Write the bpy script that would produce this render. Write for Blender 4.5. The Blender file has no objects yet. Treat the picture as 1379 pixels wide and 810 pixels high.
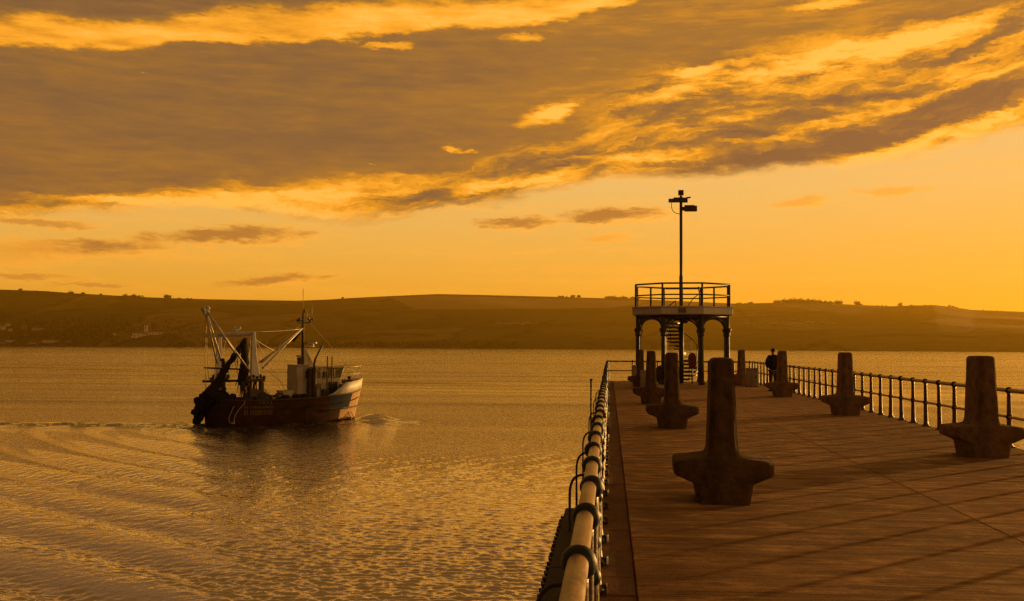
import bpy, bmesh, math, random
import numpy as np
from mathutils import Vector, Matrix, Euler, noise as mnoise

random.seed(7)
mnoise.seed_set(5)
rng = np.random.default_rng(11)
S = bpy.context.scene
COL = S.collection
rad = math.radians
PI = math.pi

# ------------------------------------------------------------------ layout
# World: z = 0 is the water, the pier runs along +Y, its deck is at z = 4.
DECK = 4.0
CAM = Vector((0, 0, 5.8))
FPX, IMW, IMH = 1450.0, 1379.0, 810.0
cam_rot = (Matrix.Rotation(rad(5.18), 3, 'Z') @ Matrix.Rotation(rad(90 + 2.425), 3, 'X') @ Matrix.Rotation(rad(.26), 3, 'Z'))
cd = bpy.data.cameras.new('camera')
cd.sensor_width = 36
cd.lens = 36 * FPX / IMW
cd.clip_start = .05
cd.clip_end = 30000
camo = bpy.data.objects.new('camera', cd)
camo.matrix_world = Matrix.Translation(CAM) @ cam_rot.to_4x4()
COL.objects.link(camo)
S.camera = camo


def azel(px, py):
    """compass bearing from the pier axis and elevation (degrees) of a sight line, for laying out the sky and the far hills"""
    d = cam_rot @ Vector(((px - IMW / 2) / FPX, -(py - IMH / 2) / FPX, -1))
    return math.degrees(math.atan2(d.x, d.y)), math.degrees(math.atan2(d.z, math.hypot(d.x, d.y)))


SUN_AZ, SUN_EL = 45.0, 3.3

# ------------------------------------------------------------------ node helper


class NT:
    def __init__(s, tree):
        s.t = tree
        s.L = tree.links

    def new(s, typ, **kw):
        n = s.t.nodes.new(typ)
        for k, v in kw.items():
            setattr(n, k, v)
        return n

    def put(s, sock, v):
        if hasattr(v, 'is_linked') or hasattr(v, 'links'):
            s.L.new(v, sock)
        elif v is not None:
            sock.default_value = v

    def m(s, op, *a, clamp=False):
        n = s.new('ShaderNodeMath', operation=op)
        n.use_clamp = clamp
        for i, v in enumerate(a):
            s.put(n.inputs[i], v)
        return n.outputs[0]

    def ss(s, v, lo, hi, a=0., b=1., kind='SMOOTHSTEP'):
        n = s.new('ShaderNodeMapRange', interpolation_type=kind)
        s.put(n.inputs[0], v)
        for i, x in enumerate((lo, hi, a, b)):
            s.put(n.inputs[i + 1], x)
        return n.outputs[0]

    def lin(s, v, lo, hi, a=0., b=1.):
        return s.ss(v, lo, hi, a, b, 'LINEAR')

    def xyz(s, x, y, z=0.):
        n = s.new('ShaderNodeCombineXYZ')
        for i, v in enumerate((x, y, z)):
            s.put(n.inputs[i], v)
        return n.outputs[0]

    def sep(s, v):
        n = s.new('ShaderNodeSeparateXYZ')
        s.put(n.inputs[0], v)
        return n.outputs

    def mapv(s, v, scale=(1, 1, 1), loc=(0, 0, 0), rot=(0, 0, 0), kind='POINT'):
        n = s.new('ShaderNodeMapping', vector_type=kind)
        s.put(n.inputs[0], v)
        n.inputs[1].default_value = loc
        n.inputs[2].default_value = rot
        n.inputs[3].default_value = scale
        return n.outputs[0]

    def noise(s, v, scale=1., detail=3., rough=.5, dist=0., col=False, dim='3D'):
        n = s.new('ShaderNodeTexNoise', noise_dimensions=dim)
        s.put(n.inputs['Vector'], v)
        n.inputs['Scale'].default_value = scale
        n.inputs['Detail'].default_value = detail
        n.inputs['Roughness'].default_value = rough
        n.inputs['Distortion'].default_value = dist
        return n.outputs[1 if col else 0]

    def mix(s, f, a, b, mode='MIX'):
        n = s.new('ShaderNodeMix', data_type='RGBA', blend_type=mode)
        s.put(n.inputs[0], f)
        for sock, v in ((n.inputs[6], a), (n.inputs[7], b)):
            if isinstance(v, (tuple, list)):
                v = (*v[:3], 1)
            s.put(sock, v)
        return n.outputs[2]

    def ramp(s, f, stops, interp='LINEAR'):
        n = s.new('ShaderNodeValToRGB')
        n.color_ramp.interpolation = interp
        e = n.color_ramp.elements
        while len(e) < len(stops):
            e.new(.5)
        for k, (p, c) in zip(e, stops):
            k.position = p
            k.color = (*c[:3], 1)
        s.put(n.inputs[0], f)
        return n.outputs[0]

    def curve(s, v, pts):
        n = s.new('ShaderNodeFloatCurve')
        c = n.mapping.curves[0]
        while len(c.points) < len(pts):
            c.points.new(.5, .5)
        for p, (x, y) in zip(c.points, pts):
            p.location = (x, y)
            p.handle_type = 'AUTO_CLAMPED'
        n.mapping.update()
        n.inputs[0].default_value = 1
        s.put(n.inputs[1], v)
        return n.outputs[0]

    def geo(s, what='Position'):
        return s.new('ShaderNodeNewGeometry').outputs[what]

    def obj(s):
        return s.new('ShaderNodeTexCoord').outputs['Object']

    def attr(s, name):
        return s.new('ShaderNodeAttribute', attribute_name=name).outputs['Fac']


def lin(r, g, b):
    f = lambda c: (c / 255 / 12.92) if c / 255 <= .04045 else ((c / 255 + .055) / 1.055) ** 2.4
    return (f(r), f(g), f(b))


# ------------------------------------------------------------------ sky
def make_world():
    w = bpy.data.worlds.new('World')
    S.world = w
    w.use_nodes = True
    w.node_tree.nodes.clear()
    n = NT(w.node_tree)
    w.cycles.sampling_method = 'MANUAL'
    w.cycles.sample_map_resolution = 512
    g = n.new('ShaderNodeTexCoord').outputs['Generated']
    d = n.sep(g)
    az = n.m('MULTIPLY', n.m('ARCTAN2', d[0], d[1]), 57.2958)
    el = n.m('MULTIPLY', n.m('ARCSINE', d[2]), 57.2958)
    P = n.xyz(az, el)
    # ragged edges: warp the layout coordinates with turbulence
    wn = n.sep(n.noise(n.mapv(P, (.16, .5, 1)), 1., 6., .62, col=True))
    wf = n.sep(n.noise(n.mapv(P, (.9, 2.6, 1), (3, 9, 0)), 1., 5., .6, col=True))
    azw = n.m('ADD', n.m('ADD', az, n.m('MULTIPLY', n.m('SUBTRACT', wn[0], .5), 4.5)), n.m('MULTIPLY', n.m('SUBTRACT', wf[0], .5), .9))
    elw = n.m('ADD', n.m('ADD', el, n.m('MULTIPLY', n.m('SUBTRACT', wn[1], .5), 1.7)), n.m('MULTIPLY', n.m('SUBTRACT', wf[1], .5), .55))
    wx = n.sep(n.noise(n.mapv(P, (2.2, 6.5, 1), (1, 7, 0)), 1., 6., .65, col=True))
    azw = n.m('ADD', azw, n.m('MULTIPLY', n.m('SUBTRACT', wx[0], .5), .6))
    elw = n.m('ADD', elw, n.m('MULTIPLY', n.m('SUBTRACT', wx[1], .5), .30))
    Pw = n.xyz(azw, elw)
    # gentler warp with more fine tearing, for single clouds
    Ps = n.xyz(n.m('ADD', n.m('MULTIPLY', az, .45), n.m('MULTIPLY', azw, .55)), n.m('ADD', n.m('MULTIPLY', n.m('SUBTRACT', wx[1], .5), .35), n.m('ADD', n.m('MULTIPLY', el, .5), n.m('MULTIPLY', elw, .5))))

    AZ0, AZ1, EL1 = -45., 45., 30.
    azn = n.lin(azw, AZ0, AZ1)

    def edge(pts):
        out = []
        for x, y in pts:
            a, e = azel(x, y)
            out.append((min(1, max(0, (a - AZ0) / (AZ1 - AZ0))), max(0, e / EL1)))
        return n.m('MULTIPLY', n.curve(azn, out), EL1)

    low = edge([(-500, 300), (0, 288), (150, 277), (300, 279), (420, 290), (560, 284), (700, 262), (860, 236), (950, 232), (1100, 222), (1200, 212), (1300, 192), (1379, 160), (1500, 90), (1700, -60)])
    mass = edge([(-500, 270), (0, 268), (150, 256), (300, 246), (450, 240), (560, 232), (660, 214), (740, 190), (800, 158), (850, 120), (950, 82), (1100, 50), (1250, 25), (1379, 5), (1700, -80)])
    b_lo = edge([(-500, 70), (0, 64), (150, 62), (300, 58), (450, 52), (560, 48), (650, 40), (750, 24), (850, 2), (950, -30), (1200, -120)])
    b_hi = edge([(-500, 40), (0, 31), (150, 27), (250, 23), (310, 15), (450, 15), (560, 11), (650, 9), (720, 2), (800, -16), (850, -22), (950, -45), (1200, -130)])
    s = n.m('SUBTRACT', elw, low)
    mm = n.m('SUBTRACT', elw, mass)
    bank = n.ss(s, -.45, .42)
    # streaks run along the edge of the bank
    st1 = n.noise(n.xyz(n.m('MULTIPLY', az, .12), n.m('MULTIPLY', s, .55)), 1., 6., .58, .6)
    st2 = n.noise(n.xyz(n.m('MULTIPLY', az, .30), n.m('MULTIPLY', s, 1.7), 5.), 1., 5., .6, .4)
    st3 = n.noise(n.xyz(n.m('MULTIPLY', az, .75), n.m('MULTIPLY', s, 4.6), 9.), 1., 6., .66, .5)
    st = n.m('ADD', n.m('ADD', n.m('MULTIPLY', st1, .54), n.m('MULTIPLY', st2, .30)), n.m('MULTIPLY', st3, .16))
    t_mix = n.ss(st, .41, .60, .08, .90, 'LINEAR')
    t_rim = n.m('MULTIPLY', n.ss(s, .1, 1.5, 1., 0.), .30)
    t_mix = n.m('ADD', t_mix, t_rim)
    soft = n.noise(n.mapv(P, (.05, .34, 1), (7, 2, 0)), 1., 5., .55)
    t_mass = n.m('ADD', n.lin(soft, .3, .7, .10, .36), n.lin(az, -28, 6, -.07, .15))
    t_mass = n.m('ADD', t_mass, n.lin(n.noise(n.mapv(P, (.45, 3.2, 1)), 1., 6., .65), .3, .7, -.09, .09))
    T = n.m('ADD', n.m('MULTIPLY', t_mix, n.ss(mm, -.9, 1.1, 1., 0.)), n.m('MULTIPLY', t_mass, n.ss(mm, -.9, 1.1, 0., 1.)))
    # the golden band across the top left
    bn = n.noise(n.mapv(P, (.25, 1.2, 1), (1, 4, 0)), 1., 5., .62)
    band = n.m('MULTIPLY', n.ss(n.m('SUBTRACT', elw, b_lo), -.15, .25), n.ss(n.m('SUBTRACT', elw, b_hi), -.25, .5, 1., 0.))
    band = n.m('MULTIPLY', band, n.ss(az, 1.5, 6., 1., 0.))
    T = n.m('ADD', T, n.m('MULTIPLY', band, n.lin(bn, .3, .7, .34, .72)))

    rag = n.noise(n.mapv(P, (.62, 2.6, 1), (3, 5, 0), (0, 0, rad(-6))), 1., 7., .62, .3)

    def stroke(x, y, hl, hw, ang, vec, hard=.15):
        a, e = azel(x, y)
        k = 57.2958 / FPX
        v = n.mapv(vec, (hl * k, hw * k, 1), (a, e, 0), (0, 0, rad(ang)), 'TEXTURE')
        vm = n.new('ShaderNodeVectorMath', operation='LENGTH')
        n.put(vm.inputs[0], v)
        if vec is Pw:
            return n.ss(vm.outputs['Value'], 1.15, hard, 0., 1.)
        f = n.ss(vm.outputs['Value'], 1.35, 0., 0., 1., 'LINEAR')
        return n.ss(n.m('ADD', f, n.m('MULTIPLY', n.m('SUBTRACT', rag, .5), 1.25)), .24, .24 + .75 * (1 - hard), 0., 1.)

    # dark wedges (-) and bright streaks (+) inside the bank
    for x, y, hl, hw, ang, amt, hd in [
        (600, 268, 170, 17, 5, -.55, .3), (1110, 202, 190, 20, 8, -.60, .3), (1300, 135, 110, 20, 12, -.45, .2), (980, 215, 90, 10, 6, -.3, .2),
        (1010, 186, 110, 9, 5, -.3, .2), (760, 226, 80, 9, 12, -.28, .1), (1180, 128, 120, 9, 3, -.35, .1), (880, 160, 60, 22, 10, -.2, .1),
        (735, 155, 56, 15, 17, .55, .05), (750, 147, 40, 12, 8, .35, .05), (900, 128, 90, 15, 12, .42, .1), (1060, 92, 150, 17, 12, .5, .1), (1240, 55, 150, 20, 12, .5, .1), (960, 92, 80, 8, 9, .5, .1),
        (870, 210, 110, 10, 5, .35, .1), (1120, 166, 120, 12, 8, .4, .1), (1000, 155, 90, 10, 10, .35, .1), (700, 245, 110, 9, 8, .4, .1), (420, 262, 120, 12, 3, .35, .1),
        (1270, 178, 110, 12, 17, .55, .1), (1330, 165, 70, 10, 25, .5, .1), (607, 199, 20, 7, -10, .6, .1), (632, 203, 16, 3, 0, .4, .1), (1120, 4, 75, 9, 2, .5, .2), (525, 62, 50, 6, 3, .45, .2), (705, 50, 35, 9, 0, .4, .2),
        (180, 268, 160, 8, 0, .35, .1), (1330, 90, 80, 10, 14, .3, .1)]:
        T = n.m('ADD', T, n.m('MULTIPLY', stroke(x, y, hl, hw, ang, Pw if amt < 0 else Ps, hd), amt))
    # high sky outside the frame: broken dark overcast with a few lit gaps
    hi = n.noise(n.mapv(P, (.03, .07, 1), (2, 8, 0)), 1., 5., .55)
    T = n.m('ADD', n.m('MULTIPLY', T, n.ss(el, 19, 26, 1., 0.)), n.m('MULTIPLY', n.ss(el, 19, 26, 0., 1.), n.lin(hi, .45, .78, .0, .5)))
    ccol = n.ramp(n.m('ADD', T, 0., clamp=True), [(0, lin(104, 76, 54)), (.16, lin(122, 87, 52)), (.36, lin(151, 103, 44)), (.56, lin(205, 133, 32)), (.78, lin(244, 160, 42)), (1, lin(252, 182, 74))])
    # clear sky behind the clouds
    base = n.ramp(n.lin(el, 0, 20), [(0, lin(232, 152, 26)), (.10, lin(232, 163, 46)), (.24, lin(226, 168, 70)), (.42, lin(221, 175, 98)), (.62, lin(214, 175, 112)), (1, lin(185, 152, 100))])
    glow = n.m('MULTIPLY', n.ss(n.m('ABSOLUTE', n.m('SUBTRACT', az, SUN_AZ)), 10, 75, 1., 0.), n.ss(el, 0, 22, 1., 0.))
    base = n.mix(n.m('MULTIPLY', glow, .03), base, lin(255, 172, 48))
    # faint lit veils low down
    veil = n.noise(n.mapv(Pw, (.05, 1.3, 1), (4, 1, 0)), 1., 4., .55)
    base = n.mix(n.ss(veil, .5, .72, 0., .32), base, lin(255, 176, 66))
    col = n.mix(bank, base, ccol)
    # loose small clouds under the bank: grey core, lit skirt
    for x, y, hl, hw, ang, core in [(118, 334, 120, 15, 2, .85), (318, 318, 125, 13, 3, .85), (385, 378, 85, 8, 5, .75), (40, 372, 70, 6, -2, .5), (60, 299, 90, 7, -2, .55),
                                    (700, 299, 58, 10, 3, .8), (835, 291, 84, 12, 2, .9), (1085, 272, 42, 7, 4, .25), (1197, 255, 42, 7, 1, .2), (815, 320, 48, 8, 2, .2), (130, 385, 60, 4, 0, .5),
                                    (1050, 362, 420, 7, 0, .0), (1000, 376, 300, 4, 0, .0), (720, 340, 40, 4, 5, .1), (20, 340, 90, 20, 0, .2), (240, 345, 130, 9, 2, .1), (1195, 322, 70, 5, 2, .05)]:
        hl, hw = hl * 1.22, hw * 1.25
        sk = stroke(x, y, hl, hw, ang, Ps, .35)
        co = stroke(x - hl * .10, y - hw * .08, hl * .86, hw * .74, ang, Ps, .25)
        col = n.mix(n.m('MULTIPLY', sk, .72 if core > .1 else .28), col, lin(255, 172, 58))
        if core > .1:
            col = n.mix(n.m('MULTIPLY', co, core), col, lin(150, 100, 48))
    # the half of the sky behind the viewer is dull evening cloud
    away = n.m('COSINE', n.m('MULTIPLY', n.m('SUBTRACT', az, SUN_AZ), PI / 180))
    col = n.mix(n.ss(away, -.55, .25, 1., 0.), col, (.052, .030, .019))
    col = n.mix(n.ss(el, 20, 36, 0., .85), col, (.13, .058, .011))
    bg1 = n.new('ShaderNodeBackground')
    n.put(bg1.inputs[0], col)
    bg1.inputs[1].default_value = 1.0
    sky = n.new('ShaderNodeTexSky', sky_type='NISHITA')
    sky.sun_disc = False
    sky.sun_elevation = rad(SUN_EL)
    sky.sun_rotation = rad(SUN_AZ)
    sky.dust_density = 3
    bg2 = n.new('ShaderNodeBackground')
    n.put(bg2.inputs[0], n.mix(1., sky.outputs[0], (.6, .32, .09), 'MULTIPLY'))
    bg2.inputs[1].default_value = .018
    add = n.new('ShaderNodeAddShader')
    n.L.new(bg1.outputs[0], add.inputs[0])
    n.L.new(bg2.outputs[0], add.inputs[1])
    out = n.new('ShaderNodeOutputWorld')
    n.L.new(add.outputs[0], out.inputs['Surface'])


make_world()

sl = bpy.data.lights.new('sun', 'SUN')
sl.energy = 5.0
sl.angle = rad(.55)
sl.color = (1, .52, .13)
so = bpy.data.objects.new('sun', sl)
sd = Vector((math.sin(rad(SUN_AZ)) * math.cos(rad(SUN_EL)), math.cos(rad(SUN_AZ)) * math.cos(rad(SUN_EL)), math.sin(rad(SUN_EL))))
so.rotation_euler = sd.to_track_quat('Z', 'Y').to_euler()
so.location = (60, 60, 40)
COL.objects.link(so)

# ------------------------------------------------------------------ materials
MATS = {}


def mat(name, col, rough=.6, metal=0., var=.25, vscale=3., bump=0., bscale=20., tint=None, tscale=1.5, tamt=.5, spec=.5, stretch=(1, 1, 1)):
    """paint, concrete, rope, metal: base colour broken up by two noises, an optional second colour (rust, grime) in patches"""
    if name in MATS:
        return MATS[name]
    m = bpy.data.materials.new(name)
    m.use_nodes = True
    n = NT(m.node_tree)
    b = m.node_tree.nodes['Principled BSDF']
    p = n.mapv(n.obj(), stretch)
    v = n.noise(p, vscale, 6., .65)
    c = n.mix(n.lin(v, .3, .7), tuple(x * (1 - var) for x in col), tuple(min(1, x * (1 + var)) for x in col))
    if tint:
        t = n.noise(n.mapv(p, (1, 1, .45), (9, 4, 2)), tscale, 7., .7)
        c = n.mix(n.ss(t, .52, .66, 0., tamt), c, tint)
    n.put(b.inputs['Base Color'], c)
    n.put(b.inputs['Roughness'], n.lin(v, .3, .7, max(.05, rough - .1), min(1, rough + .1)))
    b.inputs['Metallic'].default_value = metal
    b.inputs['Specular IOR Level'].default_value = spec
    if bump:
        bn = n.new('ShaderNodeBump')
        bn.inputs['Strength'].default_value = bump
        bn.inputs['Distance'].default_value = .02
        n.put(bn.inputs['Height'], n.noise(p, bscale, 6., .65))
        n.L.new(bn.outputs[0], b.inputs['Normal'])
    MATS[name] = m
    return m


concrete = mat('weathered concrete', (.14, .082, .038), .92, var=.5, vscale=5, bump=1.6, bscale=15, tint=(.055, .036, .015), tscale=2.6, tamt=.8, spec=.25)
concrete_pale = mat('paler weathered concrete', (.24, .145, .070), .92, var=.45, vscale=5, bump=1.6, bscale=15, tint=(.10, .065, .028), tscale=2.6, tamt=.7, spec=.2)  # paler concrete tone, used only for the right row of bollards
boxgrey = mat('grey box paint', (.40, .31, .22), .7, var=.18, bump=.2, tint=(.16, .11, .07), tscale=3, tamt=.5)
navy = mat('navy paint', (.009, .011, .030), .5, var=.35, vscale=9, bump=.15, bscale=40, tint=(.07, .05, .04), tscale=6, tamt=.5)
postpaint = mat('dark post paint', (.11, .05, .03), .42, var=.35, vscale=7, bump=.25, bscale=30, tint=(.12, .06, .035), tscale=5, tamt=.6)
railpaint = mat('worn cream rail paint', (.27, .145, .062), .34, var=.22, vscale=5, bump=.3, bscale=36, tint=(.10, .055, .03), tscale=7, tamt=.85, stretch=(1, .5, 1))
raildark = mat('weathered pipe', (.46, .19, .08), .45, var=.3, vscale=5, bump=.2, tint=(.12, .07, .04), tscale=5, tamt=.6)
timber = mat('dark tarred timber', (.035, .026, .02), .8, var=.5, vscale=2, bump=1., bscale=12, stretch=(4, .4, 4), tint=(.07, .05, .03), tscale=2, tamt=.5, spec=.3)
iron = mat('dark painted iron', (.035, .026, .028), .5, var=.35, vscale=5, bump=.15, tint=(.09, .045, .03), tscale=4, tamt=.4)
whiteiron = mat('white painted iron', (.8, .74, .64), .55, var=.12, vscale=4, tint=(.33, .23, .14), tscale=2.5, tamt=.45)
fasciap = mat('pale fascia paint', (.82, .74, .64), .6, var=.12, vscale=2.5, tint=(.5, .38, .26), tscale=1.6, tamt=.5)
signm = mat('notice board', (.22, .16, .09), .6, var=.2)
lampm = mat('brown lamp housing', (.07, .045, .03), .5, var=.2)
redp = mat('dull red plastic', (.20, .022, .014), .5, var=.25, vscale=4, tint=(.10, .02, .015), tamt=.5)
rubber = mat('black rubber', (.02, .018, .017), .75, var=.4, vscale=6, bump=.4)
wet = mat('wet dark net', (.022, .017, .013), .9, var=.6, vscale=14, bump=1.5, bscale=30, tint=(.06, .04, .022), tscale=9, tamt=.6, spec=.2)
rusthull = mat('rusty brown hull paint', (.055, .020, .008), .7, var=.45, vscale=1.6, bump=.4, bscale=9, tint=(.016, .009, .006), tscale=1.3, tamt=.85, stretch=(.6, .6, 1.4), spec=.08)
bluehull = mat('faded blue hull paint', (.034, .046, .072), .85, var=.25, vscale=2, bump=.15, tint=(.06, .03, .016), tscale=1.8, tamt=.5, spec=.08)
pale_sunlit_hull = mat('scuffed pale hull paint with painted sunlight', (.52, .30, .12), .8, var=.3, vscale=2, tint=(.22, .09, .035), tscale=2, tamt=.6, bump=.2)  # pale paint low on the bow, and sunlight painted onto the stem
boot = mat('dark red antifouling', (.05, .016, .01), .6, var=.4, vscale=2, tint=(.02, .015, .012), tamt=.7)
whitehull = mat('chalky white paint', (.82, .77, .70), .55, var=.12, vscale=2, tint=(.34, .20, .10), tscale=1.8, tamt=.5, bump=.1)
wheelwhite = mat('stained white paint', (.56, .47, .37), .6, var=.22, vscale=3.5, stretch=(1.6, 1.6, .35), tint=(.22, .12, .06), tscale=2.2, tamt=.65, bump=.1)
glassd = mat('dark window glass', (.03, .026, .022), .12, var=.2, spec=.6)
sparm = mat('pale galvanised spar', (.62, .54, .45), .45, metal=.25, var=.2, vscale=4, tint=(.18, .09, .045), tscale=3, tamt=.6)
clearglass = bpy.data.materials.new('clear window glass')
clearglass.use_nodes = True
_n = NT(clearglass.node_tree)
_t = _n.new('ShaderNodeBsdfTransparent'); _t.inputs[0].default_value = (.72, .70, .66, 1)
_g = _n.new('ShaderNodeBsdfGlossy'); _g.inputs['Roughness'].default_value = .05
_f = _n.new('ShaderNodeFresnel'); _f.inputs[0].default_value = 1.5
_m = _n.new('ShaderNodeMixShader')
_n.L.new(_f.outputs[0], _m.inputs[0]); _n.L.new(_t.outputs[0], _m.inputs[1]); _n.L.new(_g.outputs[0], _m.inputs[2])
_n.L.new(_m.outputs[0], clearglass.node_tree.nodes['Material Output'].inputs['Surface'])
darksteel = mat('dark rusty steel', (.05, .03, .02), .65, var=.4, vscale=4, tint=(.10, .045, .02), tscale=3, tamt=.6, bump=.2)
lettera = mat('faded hull lettering', (.15, .085, .042), .7, var=.4, vscale=6, tint=(.10, .045, .02), tscale=5, tamt=.9)
ropem = mat('pale rope', (.40, .33, .24), .9, var=.2, vscale=12)
orange = mat('orange plastic', (.35, .10, .02), .5, var=.2)
jacketm = mat('dark jacket cloth', (.018, .016, .018), .9, var=.3, vscale=8, bump=.3, spec=.2)
trouserm = mat('brown trouser cloth', (.10, .07, .045), .9, var=.25, vscale=8, bump=.3, spec=.2)
skinm = mat('skin', (.38, .21, .14), .55, var=.1)
hairm = mat('dark hair', (.02, .013, .01), .7, var=.3, vscale=30, bump=.5)
shoem = mat('dark shoes', (.02, .017, .015), .6)
gullw = mat('white feathers', (.75, .70, .62), .8, var=.08)
gullg = mat('grey feathers', (.30, .28, .27), .8, var=.1)
beakm = mat('yellow beak', (.5, .3, .04), .5)
bark = mat('bark', (.05, .035, .025), .9, var=.3)
leafm = mat('dark foliage', (.026, .027, .009), .9, var=.5, vscale=.12, spec=.1)
housew = mat('pale render', (.82, .74, .64), .9, var=.12, vscale=.1, spec=.2)
housew2 = mat('buff stone', (.52, .42, .32), .9, var=.15, vscale=.1, spec=.2)
roofm = mat('slate roof', (.13, .09, .075), .9, var=.2, vscale=.2, spec=.2)
winm = mat('dark panes', (.03, .025, .02), .25)

# ------------------------------------------------------------------ mesh builder


class MB:
    def __init__(s):
        s.v, s.f, s.mi, s.sm = [], [], [], []

    def add(s, vs, fs, mi=0, smooth=False):
        o = len(s.v)
        s.v += [tuple(p) for p in vs]
        for f in fs:
            s.f.append([i + o for i in f])
            s.mi.append(mi)
            s.sm.append(smooth)
        return s

    def box(s, c, size, rz=0., mi=0, rot=None):
        hx, hy, hz = (k / 2 for k in size)
        R = rot if rot is not None else Matrix.Rotation(rz, 3, 'Z')
        vs = [Vector(c) + R @ Vector((x * hx, y * hy, z * hz)) for z in (-1, 1) for y in (-1, 1) for x in (-1, 1)]
        return s.add(vs, [(0, 2, 3, 1), (4, 5, 7, 6), (0, 1, 5, 4), (2, 6, 7, 3), (0, 4, 6, 2), (1, 3, 7, 5)], mi)

    def tube(s, pts, r, seg=10, mi=0, cap=True, closed=False, squash=1.):
        pts = [Vector(p) for p in pts]
        n = len(pts)
        rs = r if isinstance(r, (list, tuple)) else [r] * n
        vs, prev = [], None
        for i, p in enumerate(pts):
            a = pts[(i - 1) % n] if (closed or i) else p
            b = pts[(i + 1) % n] if (closed or i < n - 1) else p
            t = (b - a).normalized()
            if prev is None:
                u = t.cross(Vector((0, 0, 1)))
                if u.length < .1:
                    u = t.cross(Vector((0, 1, 0)))
            else:
                u = prev - t * prev.dot(t)
            u.normalize()
            prev = u
            w = t.cross(u)
            for k in range(seg):
                an = 2 * PI * k / seg
                vs.append(p + (u * math.cos(an) + w * math.sin(an) * squash) * rs[i])
        fs = []
        for i in range(n if closed else n - 1):
            j = (i + 1) % n
            for k in range(seg):
                l = (k + 1) % seg
                fs.append((i * seg + k, i * seg + l, j * seg + l, j * seg + k))
        s.add(vs, fs, mi, True)
        if cap and not closed:
            o = len(s.v) - n * seg
            s.f.append([o + k for k in range(seg)][::-1]); s.mi.append(mi); s.sm.append(False)
            s.f.append([o + (n - 1) * seg + k for k in range(seg)]); s.mi.append(mi); s.sm.append(False)
        return s

    def lathe(s, prof, c=(0, 0, 0), seg=14, mi=0, smooth=True):
        vs, fs = [], []
        for r, z in prof:
            for k in range(seg):
                a = 2 * PI * k / seg
                vs.append((c[0] + r * math.cos(a), c[1] + r * math.sin(a), c[2] + z))
        for i in range(len(prof) - 1):
            for k in range(seg):
                l = (k + 1) % seg
                fs.append((i * seg + k, i * seg + l, (i + 1) * seg + l, (i + 1) * seg + k))
        fs2 = [[k for k in range(seg)][::-1], [(len(prof) - 1) * seg + k for k in range(seg)]]
        s.add(vs, fs, mi, smooth)
        o = len(s.v) - len(vs)
        for f in fs2:
            s.f.append([o + k for k in f]); s.mi.append(mi); s.sm.append(False)
        return s

    def loops(s, rings, mi=0, smooth=False, cap=True):
        """stack of equal-length rings"""
        n = len(rings[0])
        vs = [p for r in rings for p in r]
        fs = [(i * n + k, i * n + (k + 1) % n, (i + 1) * n + (k + 1) % n, (i + 1) * n + k) for i in range(len(rings) - 1) for k in range(n)]
        if cap:
            fs += [list(range(n))[::-1], [(len(rings) - 1) * n + k for k in range(n)]]
        return s.add(vs, fs, mi, smooth)

    def prism(s, outline, axis, a, b, mi=0):
        """outline in the plane across axis ('x','y','z'), swept from a to b"""
        def P(u, v, w):
            return {'x': (w, u, v), 'y': (u, w, v), 'z': (u, v, w)}[axis]
        return s.loops([[P(u, v, a) for u, v in outline], [P(u, v, b) for u, v in outline]], mi)

    def sphere(s, c, r, seg=12, rings=7, mi=0):
        r = (r, r, r) if not isinstance(r, (tuple, list)) else r
        prof = []
        R = []
        for i in range(rings + 1):
            t = -PI / 2 + PI * i / rings
            R.append([(c[0] + r[0] * max(.02, math.cos(t)) * math.cos(2 * PI * k / seg), c[1] + r[1] * max(.02, math.cos(t)) * math.sin(2 * PI * k / seg), c[2] + r[2] * math.sin(t)) for k in range(seg)])
        return s.loops(R, mi, True)

    def mesh(s, name, mats):
        me = bpy.data.meshes.new(name)
        me.from_pydata(s.v, [], s.f)
        for m in (mats if isinstance(mats, (list, tuple)) else [mats]):
            me.materials.append(m)
        me.polygons.foreach_set('material_index', s.mi)
        me.polygons.foreach_set('use_smooth', s.sm)
        bm = bmesh.new()
        bm.from_mesh(me)
        bmesh.ops.recalc_face_normals(bm, faces=bm.faces)
        bm.to_mesh(me)
        bm.free()
        me.update()
        return me

    def build(s, name, mats, parent=None, loc=(0, 0, 0), rz=0., bevel=0., bseg=2):
        o = bpy.data.objects.new(name, s.mesh(name, mats))
        COL.objects.link(o)
        o.location = loc
        o.rotation_euler = (0, 0, rz)
        if parent:
            o.parent = parent
        if bevel:
            b = o.modifiers.new('bevel', 'BEVEL')
            b.width = bevel
            b.segments = bseg
            b.limit_method = 'ANGLE'
            b.angle_limit = rad(25)
        return o


def tag(o, label=None, cat=None, group=None, kind=None):
    for k, v in (('label', label), ('category', cat), ('group', group), ('kind', kind)):
        if v:
            o[k] = v
    return o


def empty(name, loc, rz=0.):
    e = bpy.data.objects.new(name, None)
    e.empty_display_size = .3
    COL.objects.link(e)
    e.location = loc
    e.rotation_euler = (0, 0, rz)
    return e


def copy_tree(o, parent=None):
    c = o.copy()
    COL.objects.link(c)
    c.parent = parent
    for ch in [k for k in o.children]:
        copy_tree(ch, c)
    return c


def bez(p0, p1, p2, n=8):
    p0, p1, p2 = Vector(p0), Vector(p1), Vector(p2)
    return [p0 * (1 - t) ** 2 + p1 * 2 * t * (1 - t) + p2 * t * t for t in [i / n for i in range(n + 1)]]


def sagline(a, b, sag, n=8):
    a, b = Vector(a), Vector(b)
    return [a.lerp(b, t) - Vector((0, 0, sag * 4 * t * (1 - t))) for t in [i / n for i in range(n + 1)]]


# ------------------------------------------------------------------ sea
BPS = rad(43)
BH = Vector((math.cos(BPS), math.sin(BPS), 0))
BP = Vector((-BH.y, BH.x, 0))
BST = Vector((-28.26, 75.58, 0))          # middle of the stern at the waterline


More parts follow.
